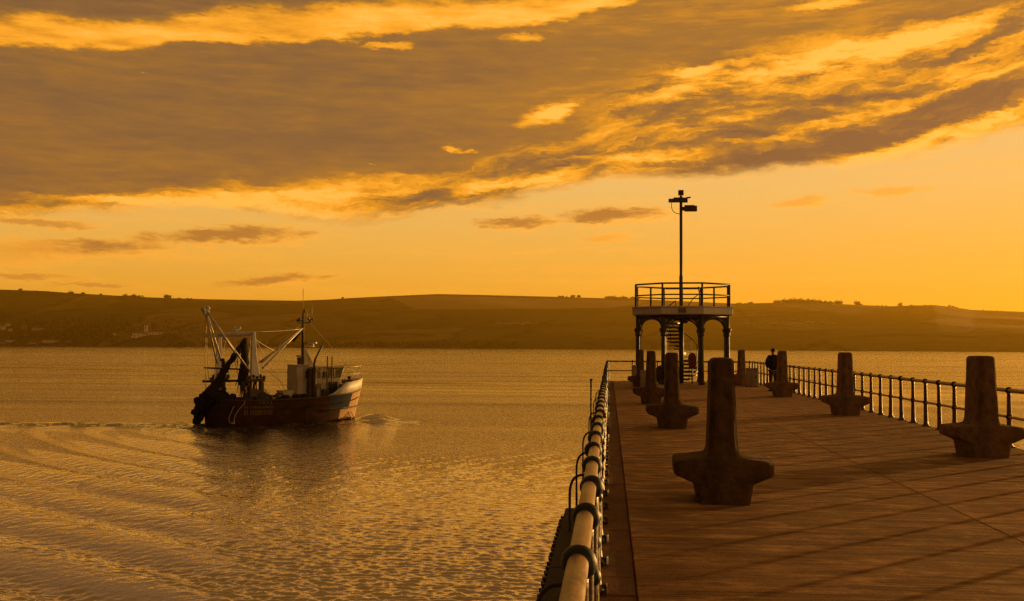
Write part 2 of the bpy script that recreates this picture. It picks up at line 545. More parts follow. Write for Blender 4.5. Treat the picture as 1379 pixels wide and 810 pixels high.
def make_sea():
    # a disc of water, finely divided where the pier looks out over it
    azs = np.radians(np.concatenate([np.arange(-33, .9, .05), np.linspace(1, 327, 66)[:-1]]))
    q = np.linspace(1 / 17., 1 / 150., 780)
    rs = np.concatenate([[1.5, 6, 12], 1 / q, np.geomspace(156, 6200, 60)])
    AZ, RR = np.meshgrid(azs, rs)
    X, Y = RR * np.sin(AZ), RR * np.cos(AZ)
    Z = np.zeros_like(X)
    adeg = np.degrees(AZ)
    fade = np.clip((RR - 14) / 6, 0, 1) * np.clip((150 - RR) / 50, 0, 1) * np.clip((adeg + 33) / 2, 0, 1) * np.clip((1 - adeg) / 1, 0, 1)
    cell = np.maximum(RR * RR / 17500, RR * .0009)
    # wind ripple: many small trains running roughly toward the pier
    for i in range(96):
        lam = 10 ** rng.uniform(math.log10(.17), math.log10(.56))
        th = rad(-95) + (rng.normal(0, rad(24)) if i % 4 else rng.normal(0, rad(60)))
        k = 2 * PI / lam
        amp = .0051 * lam * rng.uniform(.6, 1.25) * 1.0
        keep = np.clip(lam / (2.0 * cell) - 1, 0, 1)
        Z += amp * keep * np.sin(k * (X * math.cos(th) + Y * math.sin(th)) + rng.uniform(0, 6.28))
    gust = .85 + .40 * np.sin(X * .11 + Y * .07 + 1) * np.sin(Y * .05 - X * .045) + .2 * np.sin(X * .05 - Y * .19)
    Z *= gust
    # wash thrown out by the boat: curved crests crossing the left foreground
    az = np.degrees(np.arctan2(X, Y))
    r = np.hypot(X - 54, Y - 135)
    wash = 1 - np.clip((az + 23.0) / 6.0, 0, 1)
    wash = wash * wash * (3 - 2 * wash) * np.clip((72 - Y) / 10, 0, 1)
    wob = .9 * np.sin(X * .13 + 2) + .6 * np.sin(Y * .21) + .35 * np.sin(X * .5 + Y * .33)
    ph = 2 * PI * (r + wob * .25) / 3.25
    Z *= 1 - .35 * wash
    Z += wash * 1.0 * np.sin(ph + 1.9) * Z
    Z += wash * (.135 * np.sin(ph) + .020 * np.sin(2 * ph + .7) + .02 * np.sin(ph * .47 + Y * .2))
    # turbulent track astern
    d = Y - (75.0 + .02 * (X + 28))
    d = np.clip(d, -60, 60)
    track = np.exp(-(d / 1.9) ** 2) * np.clip((-25.5 - X) / 3, 0, 1)
    ripl = np.zeros_like(X)
    for i in range(16):
        lam = rng.uniform(1.6, 3.2)
        th = rng.uniform(0, 6.28)
        ripl += np.sin(2 * PI / lam * (X * math.cos(th) + Y * math.sin(th)) + rng.uniform(0, 6.28)) * lam * .009
    Z += track * ripl
    Z += .03 * np.exp(-((d - .5 + .4 * np.sin(X * .43 + 1)) / .7) ** 2) * np.clip((-24 - X) / 5, 0, 1)
    Z += .05 * np.exp(-((d + 2.2 + .2 * np.sin(X * .3)) / 1.0) ** 2) * np.clip((-24 - X) / 5, 0, 1)
    # bow wave and the water piled along the hull
    lx = (X - BST.x) * BH.x + (Y - BST.y) * BH.y
    ly = (X - BST.x) * BP.x + (Y - BST.y) * BP.y
    Z += .50 * np.exp(-((lx - 12.6) / 1.3) ** 2 - ((ly + 1.2) / 1.2) ** 2)
    Z += .20 * np.exp(-((lx - 11.4) / 1.6) ** 2 - ((ly + 2.9) / .9) ** 2)
    Z += .12 * np.exp(-((ly + 3.0) / .6) ** 2) * np.clip((lx + 1) / 2, 0, 1) * np.clip((11 - lx) / 2, 0, 1)
    lx = np.clip(lx, -200, 200); ly = np.clip(ly, -100, 100)
    near = np.exp(-((lx - 5) / 9) ** 4 - ((ly + 3) / 3.2) ** 2)
    Z += near * ripl * 1.2
    foam = np.clip(np.exp(-((lx - 10.6) / 1.0) ** 2 - ((ly + 2.1) / .7) ** 2) * 1.2
                   + .75 * np.exp(-((ly + 2.65) / .35) ** 2) * np.clip((lx + 2) / 2, 0, 1) * np.clip((11 - lx) / 2, 0, 1)
                   + .45 * np.exp(-((lx + 1.4) / 1.5) ** 2 - ((ly) / 2.6) ** 2)
                   + .10 * track * np.clip((X + 60) / 30, 0, 1), 0, 1)
    wake = np.clip(np.exp(-((d + .6) / 2.6) ** 2) * np.clip((-25 - X) / 3, 0, 1) + .8 * near, 0, 1) * (Y > 0)
    Z *= fade
    ny, nx = X.shape
    V = np.stack([X, Y, Z], -1).reshape(-1, 3)
    idx = np.arange(ny * nx).reshape(ny, nx)
    F = np.stack([idx[:-1, :-1], idx[:-1, 1:], idx[1:, 1:], idx[1:, :-1]], -1).reshape(-1, 4)
    wrap = np.stack([idx[:-1, -1], idx[:-1, 0], idx[1:, 0], idx[1:, -1]], -1)
    o = len(V)
    V = np.concatenate([V, np.array([(0, 0, 0)])])
    F = np.concatenate([F, wrap])
    cap = np.array([(idx[0, j], idx[0, (j + 1) % nx], o) for j in range(nx)])
    me = bpy.data.meshes.new('sea')
    me.vertices.add(len(V))
    me.vertices.foreach_set('co', V.astype(np.float32).ravel())
    nf, nc = len(F), len(cap)
    me.loops.add(nf * 4 + nc * 3)
    me.loops.foreach_set('vertex_index', np.concatenate([F[:, ::-1].ravel(), cap[:, ::-1].ravel()]).astype(np.int32))
    me.polygons.add(nf + nc)
    me.polygons.foreach_set('loop_start', np.concatenate([np.arange(0, nf * 4, 4), nf * 4 + np.arange(0, nc * 3, 3)]).astype(np.int32))
    me.polygons.foreach_set('use_smooth', np.ones(nf + nc, dtype=bool))
    me.update(calc_edges=True)
    a = me.attributes.new('foam', 'FLOAT', 'POINT')
    a.data.foreach_set('value', np.concatenate([foam.ravel(), np.zeros(1)]).astype(np.float32))
    a = me.attributes.new('wake', 'FLOAT', 'POINT')
    a.data.foreach_set('value', np.concatenate([wake.ravel(), np.zeros(1)]).astype(np.float32))
    m = bpy.data.materials.new('sea water')
    m.use_nodes = True
    n = NT(m.node_tree)
    b = m.node_tree.nodes['Principled BSDF']
    p = n.geo()
    pl = n.mapv(p, (1, 1, 0))
    sp = n.sep(p)
    dist = n.m('SQRT', n.m('ADD', n.m('MULTIPLY', sp[0], sp[0]), n.m('MULTIPLY', sp[1], sp[1])))
    fm = n.noise(pl, 1.9, 6., .7)
    foamf = n.ss(n.m('ADD', n.m('MULTIPLY', n.attr('foam'), .62), n.m('SUBTRACT', fm, .5)), .36, .56)
    n.put(b.inputs['Base Color'], n.mix(foamf, (.016, .012, .006), (.42, .37, .31)))
    n.put(b.inputs['Roughness'], n.m('ADD', n.lin(dist, 20, 500, .03, .14), n.m('MULTIPLY', foamf, .5)))
    b.inputs['IOR'].default_value = 1.55
    # ripples too fine for the mesh; calm lanes and ruffled lanes alternate
    lanes = n.noise(n.mapv(p, (.006, .035, 0), (2, 5, 0)), 1., 4., .55)
    amt = n.m('MULTIPLY', n.lin(lanes, .35, .65, .45, 1.2), n.ss(dist, 22, 60, .25, 1.15))
    streak = n.noise(n.mapv(p, (.011, .11, 0), (5, 1, 0)), 1., 5., .6)
    amt = n.m('MULTIPLY', amt, n.lin(dist, 110, 900, 1.3, .8))
    amt = n.m('MULTIPLY', amt, n.ss(dist, 60, 160, 1., n.lin(streak, .40, .60, .05, 1.3)))
    w1 = n.noise(n.mapv(p, (.55, 1.1, 0)), 1., 3., .55, .3)
    w2 = n.noise(n.mapv(p, (2.3, 2.9, 0), rot=(0, 0, .22)), 1., 3., .55, .3)
    w3 = n.noise(n.mapv(p, (6, 12, 0), rot=(0, 0, -.15)), 1., 3., .6)
    h = n.m('ADD', n.m('MULTIPLY', w1, .06), n.m('ADD', n.m('MULTIPLY', w2, .085), n.m('MULTIPLY', w3, .008)))
    amt = n.m('MULTIPLY', amt, n.lin(n.attr('wake'), 0, 1, 1., 3.2))
    bp = n.new('ShaderNodeBump')
    n.put(bp.inputs['Strength'], amt)
    bp.inputs['Distance'].default_value = 1.0
    n.put(bp.inputs['Height'], h)
    n.L.new(bp.outputs[0], b.inputs['Normal'])
    gl = n.new('ShaderNodeBsdfGlossy')
    gl.inputs['Color'].default_value = (.96, .90, .80, 1)
    n.put(gl.inputs['Roughness'], n.m('MULTIPLY', n.lin(dist, 20, 500, .02, .07), n.lin(streak, .35, .65, .5, 1.6)))
    n.L.new(bp.outputs[0], gl.inputs['Normal'])
    ms = n.new('ShaderNodeMixShader')
    n.put(ms.inputs[0], n.m('MULTIPLY', n.lin(foamf, 0, 1, .74, .05), n.lin(n.attr('wake'), 0, 1, 1., .12)))
    n.L.new(b.outputs[0], ms.inputs[1])
    n.L.new(gl.outputs[0], ms.inputs[2])
    n.L.new(ms.outputs[0], m.node_tree.nodes['Material Output'].inputs['Surface'])
    me.materials.append(m)
    o = bpy.data.objects.new('sea', me)
    COL.objects.link(o)
    tag(o, 'rippled golden sea around the pier', 'sea', kind='structure')


make_sea()

# ------------------------------------------------------------------ hills across the bay
SKY_PX = [(-500, 385), (-200, 386), (0, 391), (60, 393), (100, 396), (200, 401.5), (280, 404), (400, 406), (440, 404.5), (470, 402.5), (530, 399.5), (590, 397), (640, 398), (700, 399.5), (760, 401), (860, 404),
          (940, 407.5), (990, 410), (1060, 408.5), (1130, 410.5), (1200, 413.5), (1230, 412.5), (1260, 412), (1285, 415), (1310, 418.5), (1379, 421), (1600, 428), (1900, 436)]
SHO_PX = [(-500, 463), (0, 466), (400, 468.5), (821, 471), (1379, 474.5), (1900, 478)]
_sk = np.array([azel(*p) for p in SKY_PX])
_sh = np.array([azel(*p) for p in SHO_PX])
RIDGE = 4000.


def skyline(a):
    return np.interp(a, _sk[:, 0], _sk[:, 1])


def shore(a):
    return 5.8 / np.tan(np.radians(np.maximum(.06, -np.interp(a, _sh[:, 0], _sh[:, 1]))))


def terrain(a, r):
    """height of the ground at bearing a (degrees) and range r (m)"""
    rs = np.minimum(shore(a), 3400.)
    H = 5.8 + RIDGE * np.tan(np.radians(skyline(a)))
    t = (r - rs) / (RIDGE - rs)
    x = r * np.sin(np.radians(a)); y = r * np.cos(np.radians(a))
    und = np.sin(x * .006 + 1.3) * np.sin(y * .005) * 5 + np.sin(x * .0021 - y * .0032) * 6 + np.sin(x * .013 + y * .004) * 2
    up = H * np.power(np.clip(t, 0, 1), .9) + und * np.clip(t * 3, 0, 1) * np.clip((1 - t) * 2.5, 0, 1) + 2.0 * np.clip(t * 60, 0, 1)
    return np.where(t <= 0, np.maximum(-1.2, t * 200), np.where(t <= 1, up, H + 2 - (r - RIDGE) * .06))


def on_hill(px, py):
    """where a sight line meets the far hillside"""
    a, e = azel(px, py)
    r = np.linspace(1500, RIDGE, 1600)
    h = terrain(np.full_like(r, a), r)
    els = np.degrees(np.arctan2(h - 5.8, r))
    k = np.argmax(els >= e)
    if els[k] < e:
        k = len(r) - 1
    return Vector((r[k] * math.sin(rad(a)), r[k] * math.cos(rad(a)), float(h[k]))), float(r[k])


def make_hills():
    A = np.linspace(-46, 40, 520)
    R = np.concatenate([np.linspace(1450, RIDGE, 150), np.linspace(RIDGE + 40, 5600, 24)])
    AA, RR = np.meshgrid(A, R)
    Z = terrain(AA, RR)
    X = RR * np.sin(np.radians(AA)); Y = RR * np.cos(np.radians(AA))
    V = np.stack([X, Y, Z], -1).reshape(-1, 3)
    ny, nx = X.shape
    idx = np.arange(ny * nx).reshape(ny, nx)
    F = np.stack([idx[:-1, :-1], idx[:-1, 1:], idx[1:, 1:], idx[1:, :-1]], -1).reshape(-1, 4)
    zc = Z.reshape(-1)[F].mean(1)
    keep = zc > -1.1
    F = F[keep]
    me = bpy.data.meshes.new('hills')
    me.from_pydata(V.tolist(), [], F.tolist())
    me.polygons.foreach_set('use_smooth', [True] * len(F))
    # the big pale stubble field under the summit
    fa = AA.reshape(-1); fr = RR.reshape(-1)
    a0, a1, a2 = azel(528, 400)[0], azel(560, 418)[0], azel(862, 405)[0]
    el = np.degrees(np.arctan2(V[:, 2] - 5.8, np.hypot(V[:, 0], V[:, 1])))
    e_top = skyline(fa) - .07
    e_bot = np.interp(fa, [a0, a1, 0, a2], [azel(528, 401)[1], azel(560, 417)[1], azel(815, 415)[1], azel(862, 409)[1]])
    fld = ((fa > a0) & (fa < a2) & (el > e_bot) & (el < e_top) & (fr < RIDGE)).astype(np.float32)
    at = me.attributes.new('stubble', 'FLOAT', 'POINT')
    at.data.foreach_set('value', fld)
    m = bpy.data.materials.new('downland')
    m.use_nodes = True
    n = NT(m.node_tree)
    b = m.node_tree.nodes['Principled BSDF']
    b.inputs['Roughness'].default_value = 1
    b.inputs['Specular IOR Level'].default_value = .05
    p = n.mapv(n.geo(), (1, 1, 0))
    wv = n.new('ShaderNodeVectorMath', operation='ADD')
    n.put(wv.inputs[0], n.mapv(p, (1, .42, 1), rot=(0, 0, .25)))
    sc = n.new('ShaderNodeVectorMath', operation='SCALE')
    n.put(sc.inputs[0], n.noise(p, .004, 3, .5, col=True))
    sc.inputs['Scale'].default_value = 120
    n.put(wv.inputs[1], sc.outputs[0])
    vor = n.new('ShaderNodeTexVoronoi', feature='F1')
    n.put(vor.inputs['Vector'], wv.outputs[0])
    vor.inputs['Scale'].default_value = .0036
    ved = n.new('ShaderNodeTexVoronoi', feature='DISTANCE_TO_EDGE')
    n.put(ved.inputs['Vector'], wv.outputs[0])
    ved.inputs['Scale'].default_value = .0036
    vs = n.sep(vor.outputs['Color'])
    c = n.ramp(vs[0], [(0, (.05, .066, .014)), (.3, (.17, .145, .034)), (.5, (.07, .080, .016)), (.75, (.26, .185, .055)), (1, (.12, .14, .025))])
    c = n.mix(n.lin(n.noise(p, .012, 7, .7), .35, .65, 0., .6), c, (.03, .030, .010))
    hedge = n.m('MULTIPLY', n.ss(ved.outputs['Distance'], .02, .05, 1., 0.), n.ss(n.noise(p, .006, 2, .5), .4, .55))
    c = n.mix(n.m('MULTIPLY', hedge, .8), c, (.010, .011, .004))
    scrub = n.ss(n.noise(p, .0035, 6, .65), .54, .62)
    c = n.mix(n.m('MULTIPLY', scrub, .7), c, (.020, .022, .007))
    c = n.mix(n.attr('stubble'), c, (.34, .25, .12))
    n.put(b.inputs['Base Color'], c)
    me.materials.append(m)
    o = bpy.data.objects.new('hills', me)
    COL.objects.link(o)
    tag(o, 'long brown downland hills across the bay', 'hills', kind='structure')


make_hills()


# far trees: a crown of many leaf clumps on a short trunk
def crown_mesh(seed, w, h, n=170):
    r = random.Random(seed)
    mb = MB()
    lobes = [(Vector((r.uniform(-.3, .3) * w, r.uniform(-.3, .3) * w, h * r.uniform(.42, .74))), r.uniform(.22, .36) * w) for _ in range(6)]
    for i in range(n):
        c, R = r.choice(lobes)
        d = Vector((r.gauss(0, 1), r.gauss(0, 1), r.gauss(0, .8))).normalized() * R * r.random() ** .4
        q = c + d
        s = w * r.uniform(.05, .11)
        u = Vector((r.gauss(0, 1), r.gauss(0, 1), r.gauss(0, 1))).normalized()
        v = u.orthogonal().normalized()
        k = u.cross(v)
        mb.add([q + v * s, q + k * s, q - v * s * r.uniform(.6, 1), q - k * s + u * s * .5], [(0, 1, 2), (0, 2, 3)])
    return mb


TREES = []
for i, (w, h) in enumerate([(11, 10), (15, 12), (9, 11)]):
    e = empty('tree', (0, 0, -200))
    MB().tube([(0, 0, -1), (.1, 0, h * .3), (.2, .1, h * .6)], [.5, .4, .15], 7).build('trunk', bark, e)
    crown_mesh(i + 3, w, h).build('crown', leafm, e)
    TREES.append(e)

ridge_px = []
for x0, x1, n_, s0 in [(1044, 1080, 22, 1.1), (1062, 1100, 22, 1.45), (1100, 1132, 18, 1.1), (1008, 1020, 4, .9), (1154, 1163, 4, 1.2), (1210, 1213, 2, 1.2), (1278, 1290, 4, .8),
                       (816, 860, 34, .8), (768, 780, 5, 1.0), (748, 766, 5, .6), (95, 100, 2, 1), (108, 116, 3, .7), (134, 137, 2, .9), (165, 195, 14, .75), (222, 228, 3, 1.1), (240, 262, 6, .5),
                       (27, 29, 1, 1), (458, 462, 2, .7), (990, 1004, 5, .5), (1225, 1262, 9, .35), (20, 90, 9, .4), (1320, 1370, 5, .35), (1180, 1205, 4, .4)]:
    for k in range(n_):
        ridge_px.append((random.uniform(x0, x1), s0 * random.uniform(.75, 1.25)))
used = set()
for k, (px, s) in enumerate(ridge_px):
    a = azel(px, 405)[0]
    rr = RIDGE - random.uniform(0, 25)
    z = float(terrain(np.array([a]), np.array([rr]))[0]) - 3.2 * s
    j = k % 3
    e = TREES[j] if j not in used else copy_tree(TREES[j])
    used.add(j)
    e.location = (rr * math.sin(rad(a)), rr * math.cos(rad(a)), z - .5)
    e.rotation_euler = (0, 0, random.uniform(0, 6.28))
    e.scale = (s * random.uniform(1, 1.5), s * 1.2, s * random.uniform(.9, 1.25))
    if 1000 < px < 1135:
        tag(e, 'small dark tree in the clump on the hilltop right of the pavilion', 'tree', 'trees on the hilltop right of the pavilion')
    elif px >= 1135:
        tag(e, 'lone dark tree or bush on the bare skyline right of the tree clump', 'tree', 'lone trees on the right skyline')
    elif px > 700:
        tag(e, 'small dark tree in the line along the ridge just left of the pavilion', 'tree', 'trees along the ridge left of the pavilion')
    else:
        tag(e, 'small dark tree on the ridge above the far village', 'tree', 'trees on the ridge above the village')

# woods and hedgerow trees low on the left slope: one mass
mb = MB()
r = random.Random(5)
for k in range(1500):
    if r.random() < .72:
        px = r.triangular(-60, 300, 60); py = r.triangular(427, 465, 452)
    else:
        px = r.uniform(230, 700); py = 468 - abs(r.gauss(0, 2.2))
    if any(a_ < px < b_ and c_ < py < d_ for a_, b_, c_, d_ in ((164, 226, 449, 458), (55, 92, 459, 466), (0, 34, 437, 449), (40, 62, 442, 449), (36, 56, 460, 466), (0, 28, 459, 465))):
        continue
    q, R0 = on_hill(px, py)
    q.x += r.uniform(-6, 6); q.y += r.uniform(-30, 30)
    w = r.uniform(4, 9)
    for i in range(9):
        d = Vector((r.gauss(0, .4), r.gauss(0, .4), r.random() * .9)) * w
        s = w * r.uniform(.2, .4)
        u = Vector((r.gauss(0, 1), r.gauss(0, 1), r.gauss(0, 1))).normalized()
        v = u.orthogonal().normalized(); kx = u.cross(v)
        c = q + d
        mb.add([c + v * s, c + kx * s, c - v * s, c - kx * s + u * s * .5], [(0, 1, 2), (0, 2, 3)])
tag(mb.build('woods', leafm), 'dark woods low on the far slope round the village', 'woods', kind='stuff')


# the village and the farm roofs
def house(name, px, py, w, d, h, roofh, label, cat, group=None, rz=0., wm=housew, hip=False, wins=0):
    q, R0 = on_hill(px, py)
    e = empty(name, q - Vector((0, 0, 1)), rz - math.atan2(q.x, q.y))
    hw, hd = w / 2, d / 2
    MB().box((0, 0, h / 2 + .5), (w, d, h + 1)).build('wall', wm, e)
    ov = .4
    a = hw * .5 if hip else 0
    vs = [(-hw - ov, -hd - ov, h + 1), (hw + ov, -hd - ov, h + 1), (hw + ov, hd + ov, h + 1), (-hw - ov, hd + ov, h + 1), (-hw - ov + a, 0, h + 1 + roofh), (hw + ov - a, 0, h + 1 + roofh)]
    MB().add(vs, [(0, 1, 5, 4), (2, 3, 4, 5), (0, 4, 3), (1, 2, 5), (3, 2, 1, 0)]).build('roof', roofm, e)
    for k in range(wins):
        x = -hw + w * (k + .5) / wins
        MB().box((x, -hd - .03, h * .55 + 1), (min(2.2, w / wins * .5), .08, h * .4)).build('window', winm, e)
    tag(e, label, cat, group)
    return e


house('long_hall', 194, 452.5, 62, 14, 6, 5, 'long pale hall under a slate roof beside the white tower', 'hall', rz=.12, wins=6)
house('manor_house', 209, 451, 34, 14, 7, 5, 'low pale gabled house right of the white tower on the far slope', 'house', rz=-.2, wins=4)
house('chapel', 184, 455, 26, 10, 5, 4, 'small pale outbuilding below the long hall on the far slope', 'outbuilding', rz=.2, wins=2)
q, _r = on_hill(196.5, 452)
e = empty('church_tower', q - Vector((0, 0, 1)), .2)
MB().box((0, 0, 13), (8, 8, 28)).build('wall', housew, e)
mb = MB().box((0, 0, 27.4), (9, 9, 1))
for sx in (-1, 1):
    for sy in (-1, 1):
        mb.prism([(sx * 3.9 - .6, sy * 3.9 - .6), (sx * 3.9 + .6, sy * 3.9 - .6), (sx * 3.9 + .6, sy * 3.9 + .6), (sx * 3.9 - .6, sy * 3.9 + .6)], 'z', 27.9, 29.6)
mb.build('parapet', housew, e)
MB().box((0, -4.05, 21), (2, .2, 4)).build('window', winm, e)
tag(e, 'white square tower with corner pinnacles on the far slope', 'tower')
k = 0
for px, py, w, h, lab in [(3, 444, 18, 9, 'pale house highest at the left edge of the village'), (11, 439, 14, 6, 'small pale roofed house uphill at the left edge of the picture'), (14, 446, 12, 6, 'pale cottage just below the left uphill houses'),
                          (33, 443, 16, 7, 'broad buff house left of the long sloping roof'), (52, 445, 36, 6, 'long buff building with a sloping slate roof amid the trees'), (98, 430 + 8, 8, 5, 'single faint buff house highest among the trees'),
                          (84, 447, 12, 5, 'buff cottage among trees right of the long sloping roof'), (154, 452, 14, 5, 'small pale cottage left of the long hall'), (34, 456, 5, 10, 'narrow pale tower house behind the shore'),
                          (14, 461, 28, 5, 'low pale building on the shore at the left edge'), (47, 463.5, 34, 4.5, 'low buff shed on the shore in the middle of the village'), (69, 462, 44, 7, 'long two storey white building on the shore, the brightest of the village'),
                          (92, 461, 14, 4.5, 'small buff boathouse at the right end of the village shore'), (2, 463, 20, 4, 'small shed at the water at the left edge')]:
    house('house', px, py, w, 10, h, 3.5, lab, 'house', 'houses of the village across the bay', rz=random.uniform(-.25, .25), wm=housew if 'pale' in lab or 'white' in lab else housew2, wins=2 if w < 20 else 5)
proto = None
for k, (px, py) in enumerate([(672 + i * 6.2, 436.4 + (i % 3) * .5) for i in range(9)] + [(1006 + i * 9, 436 + (i % 2)) for i in range(5)] + [(1062 + i * 5.4, 436.5 - (i % 3) * .6) for i in range(7)] + [(1096 + i * 5.2, 435 + (i % 2) * .7) for i in range(6)]):
    q, R0 = on_hill(px + random.uniform(-1.5, 1.5), py + random.uniform(-.4, .4))
    if proto is None:
        proto = empty('caravan', q)
        MB().box((0, 0, 1.9), (10.5, 3.6, 2.7)).build('body', housew, proto, bevel=.25)
        MB().box((0, 0, 3.4), (10.8, 3.9, .25)).build('roof', boxgrey, proto)
        mb = MB()
        for x in (-3.4, 0, 3.4):
            mb.box((x, -1.83, 2.2), (1.8, .08, 1.0))
        mb.build('window', winm, proto)
        e = proto
    else:
        e = copy_tree(proto)
    e.location = q
    e.rotation_euler = (0, 0, random.uniform(-.3, .3) - math.atan2(q.x, q.y))
    if px < 800:
        tag(e, 'tiny pale caravan in the row on the middle hillside left of the pavilion', 'caravan', 'caravans on the middle hillside')
    else:
        tag(e, 'tiny pale caravan in the rows on the hillside right of the pavilion', 'caravan', 'caravans on the right hillside')

# ------------------------------------------------------------------ pier
PX0, PX1, PY0, PY1 = -.50, 7.42, -14., 56.9


def make_pier():
    m = bpy.data.materials.new('brushed concrete deck')
    m.use_nodes = True
    n = NT(m.node_tree)
    b = m.node_tree.nodes['Principled BSDF']
    p = n.geo()
    broom = n.noise(n.mapv(p, (1.1, 26, 1)), 1., 5., .65, .2)
    broom2 = n.noise(n.mapv(p, (.42, 7.5, 1), (4, 2, 0)), 1., 6., .62, .5)
    patch = n.noise(n.mapv(p, (.55, .35, 1), (13, 8, 0)), 1., 6., .62)
    grit = n.noise(p, 60, 3, .65)
    mott = n.noise(n.mapv(p, (1.6, 3.4, 1), (2, 9, 0)), 1., 7., .72)
    bay = n.new('ShaderNodeTexWhiteNoise', noise_dimensions='2D')
    sp = n.sep(p)
    n.put(bay.inputs['Vector'], n.xyz(n.m('FLOOR', n.m('DIVIDE', n.m('SUBTRACT', sp[0], 3.83), 8.)), n.m('FLOOR', n.m('DIVIDE', n.m('SUBTRACT', sp[1], 5.), 10.2))))
    c = n.mix(n.lin(broom, .3, .7), (.35, .175, .070), (.66, .36, .155))
    c = n.mix(n.lin(broom2, .42, .58, 0., .68), c, (.13, .058, .024))
    c = n.mix(n.lin(patch, .4, .65, 0., .22), c, (.25, .13, .062))
    c = n.mix(1., c, n.ramp(bay.outputs[0], [(0, (.78, .78, .78)), (1, (1.18, 1.16, 1.12))]), 'MULTIPLY')
    c = n.mix(n.lin(mott, .42, .60, .0, .58), c, (.13, .058, .023))
    c = n.mix(n.ss(mott, .47, .37, 0., .55), c, (.68, .39, .18))
    c = n.mix(n.ss(grit, .60, .70, 0., .6), c, (.45, .36, .28))
    stn = n.noise(n.mapv(p, (1.1, .8, 1), (21, 15, 0)), 1., 6., .7)
    c = n.mix(n.ss(stn, .6, .72, 0., .3), c, (.12, .06, .032))
    n.put(b.inputs['Base Color'], c)
    n.put(b.inputs['Roughness'], n.lin(mott, .35, .65, .52, .80))
    b.inputs['Specular IOR Level'].default_value = .16
    bp = n.new('ShaderNodeBump')
    bp.inputs['Strength'].default_value = .9
    bp.inputs['Distance'].default_value = .03
    n.put(bp.inputs['Height'], n.m('ADD', n.m('ADD', broom, n.m('MULTIPLY', broom2, 1.4)), n.m('ADD', n.m('MULTIPLY', grit, .35), n.m('MULTIPLY', mott, 1.2))))
    n.L.new(bp.outputs[0], b.inputs['Normal'])
    mb = MB()
    G = .0045
    ybr = [PY0, -5.2, 5.0, 15.2, 25.5, 35.7, 45.9, PY1]
    for x0, x1 in ((.205, 3.83 - G), (3.83 + G, PX1 - .30)):
        for y0, y1 in zip(ybr, ybr[1:]):
            mb.box(((x0 + x1) / 2, (y0 + y1) / 2 + (0 if x0 < 1 else 0), DECK - .1), (x1 - x0, y1 - y0 - 2 * G, .2))
    o = mb.build('pier_deck', m, bevel=.008, bseg=1)
    tag(o, 'broad brushed concrete deck of the pier', 'pier deck', kind='structure')
    # stone edging along the sea sides
    stone = mat('worn edging stone', (.20, .105, .055), .9, var=.35, vscale=2.5, bump=.9, bscale=18, tint=(.09, .05, .027), tscale=1.6, tamt=.6, spec=.25, stretch=(1, .5, 1))
    mb = MB()
    rr = random.Random(3)
    for x0, x1 in ((-.165, .200), (PX1 - .28, PX1)):
        y = PY0
        while y < PY1 - .2:
            l = rr.choice((.62, .9, 1.0, 1.1, 1.45))
            y1 = min(PY1, y + l)
            mb.box(((x0 + x1) / 2, (y + y1) / 2, DECK - .112 - rr.uniform(0, .008)), (x1 - x0, y1 - y - .014, .2))
            y = y1
    mb.box(((-.16 + PX1) / 2, PY1 + .16, DECK - .11), (PX1 + .16, .30, .2))
    tag(mb.build('edge_paving', stone, bevel=.012, bseg=2), 'worn stone edging blocks along the pier sides', 'edge paving', kind='structure')
    mass = mat('pier masonry', (.10, .075, .055), .9, var=.4, vscale=1.2, bump=1., bscale=6, tint=(.035, .032, .02), tscale=.8, tamt=.8)
    mb = MB().box(((-.15 + PX1 - .02) / 2, (PY0 + PY1) / 2, (DECK - .22 - .6) / 2), (PX1 + .13, PY1 - PY0, DECK - .22 + .6))
    tag(mb.build('pier_wall', mass), 'dark masonry wall of the pier rising from the sea', 'pier wall', kind='structure')
    # tarred timber fender along the left edge
    e = empty('timber_fender', (PX0, 0, DECK - .2))
    mb = MB()
    y = 12.6
    while y > PY0:
        mb.box((.17, y - 1.7, -.02), (.36, 3.39, .30))
        y -= 3.4
    mb.build('beam', timber, e, bevel=.02)
    bolt = MB().box((-.026, 0, -.03), (.055, .06, .17)).tube([(-.075, 0, .0), (0, 0, .0)], .02, 6).build('bolt', darksteel, e, (0, 3.2, 0))
    y = 3.42
    while y < 12.5:
        c = bolt.copy()
        COL.objects.link(c)
        c.location = (0, y + random.uniform(-.04, .04), 0)
        y += .22
    tag(e, 'dark tarred timber beam with bolt heads along the near left pier edge', 'fender')


make_pier()


# ------------------------------------------------------------------ railings: cast posts, knuckle collars, two pipes
RH = 1.035


def post_proto(lug=False):
    e = MB().lathe([(.085, 0), (.085, .025), (.058, .05), (.05, .12), (.043, .5), (.036, .95), (.036, RH)], seg=12).build('post', postpaint)
    MB().sphere((0, 0, RH), (.067, .055, .065), 16, 9).build('collar', navy, e)
    MB().sphere((0, 0, .55), (.062, .058, .060), 14, 8).build('middle_collar', navy, e)
    mb = MB().box((0, 0, .011), (.16, .13, .022))
    for sx in (-1, 1):
        mb.lathe([(.014, .02), (.014, .038)], (sx * .06, 0, 0), 6)
    mb.build('foot', darksteel, e)
    if lug:
        MB().box((.058, .02, .022), (.075, .085, .07)).build('foot_lug', darksteel, e, bevel=.008)
    return e


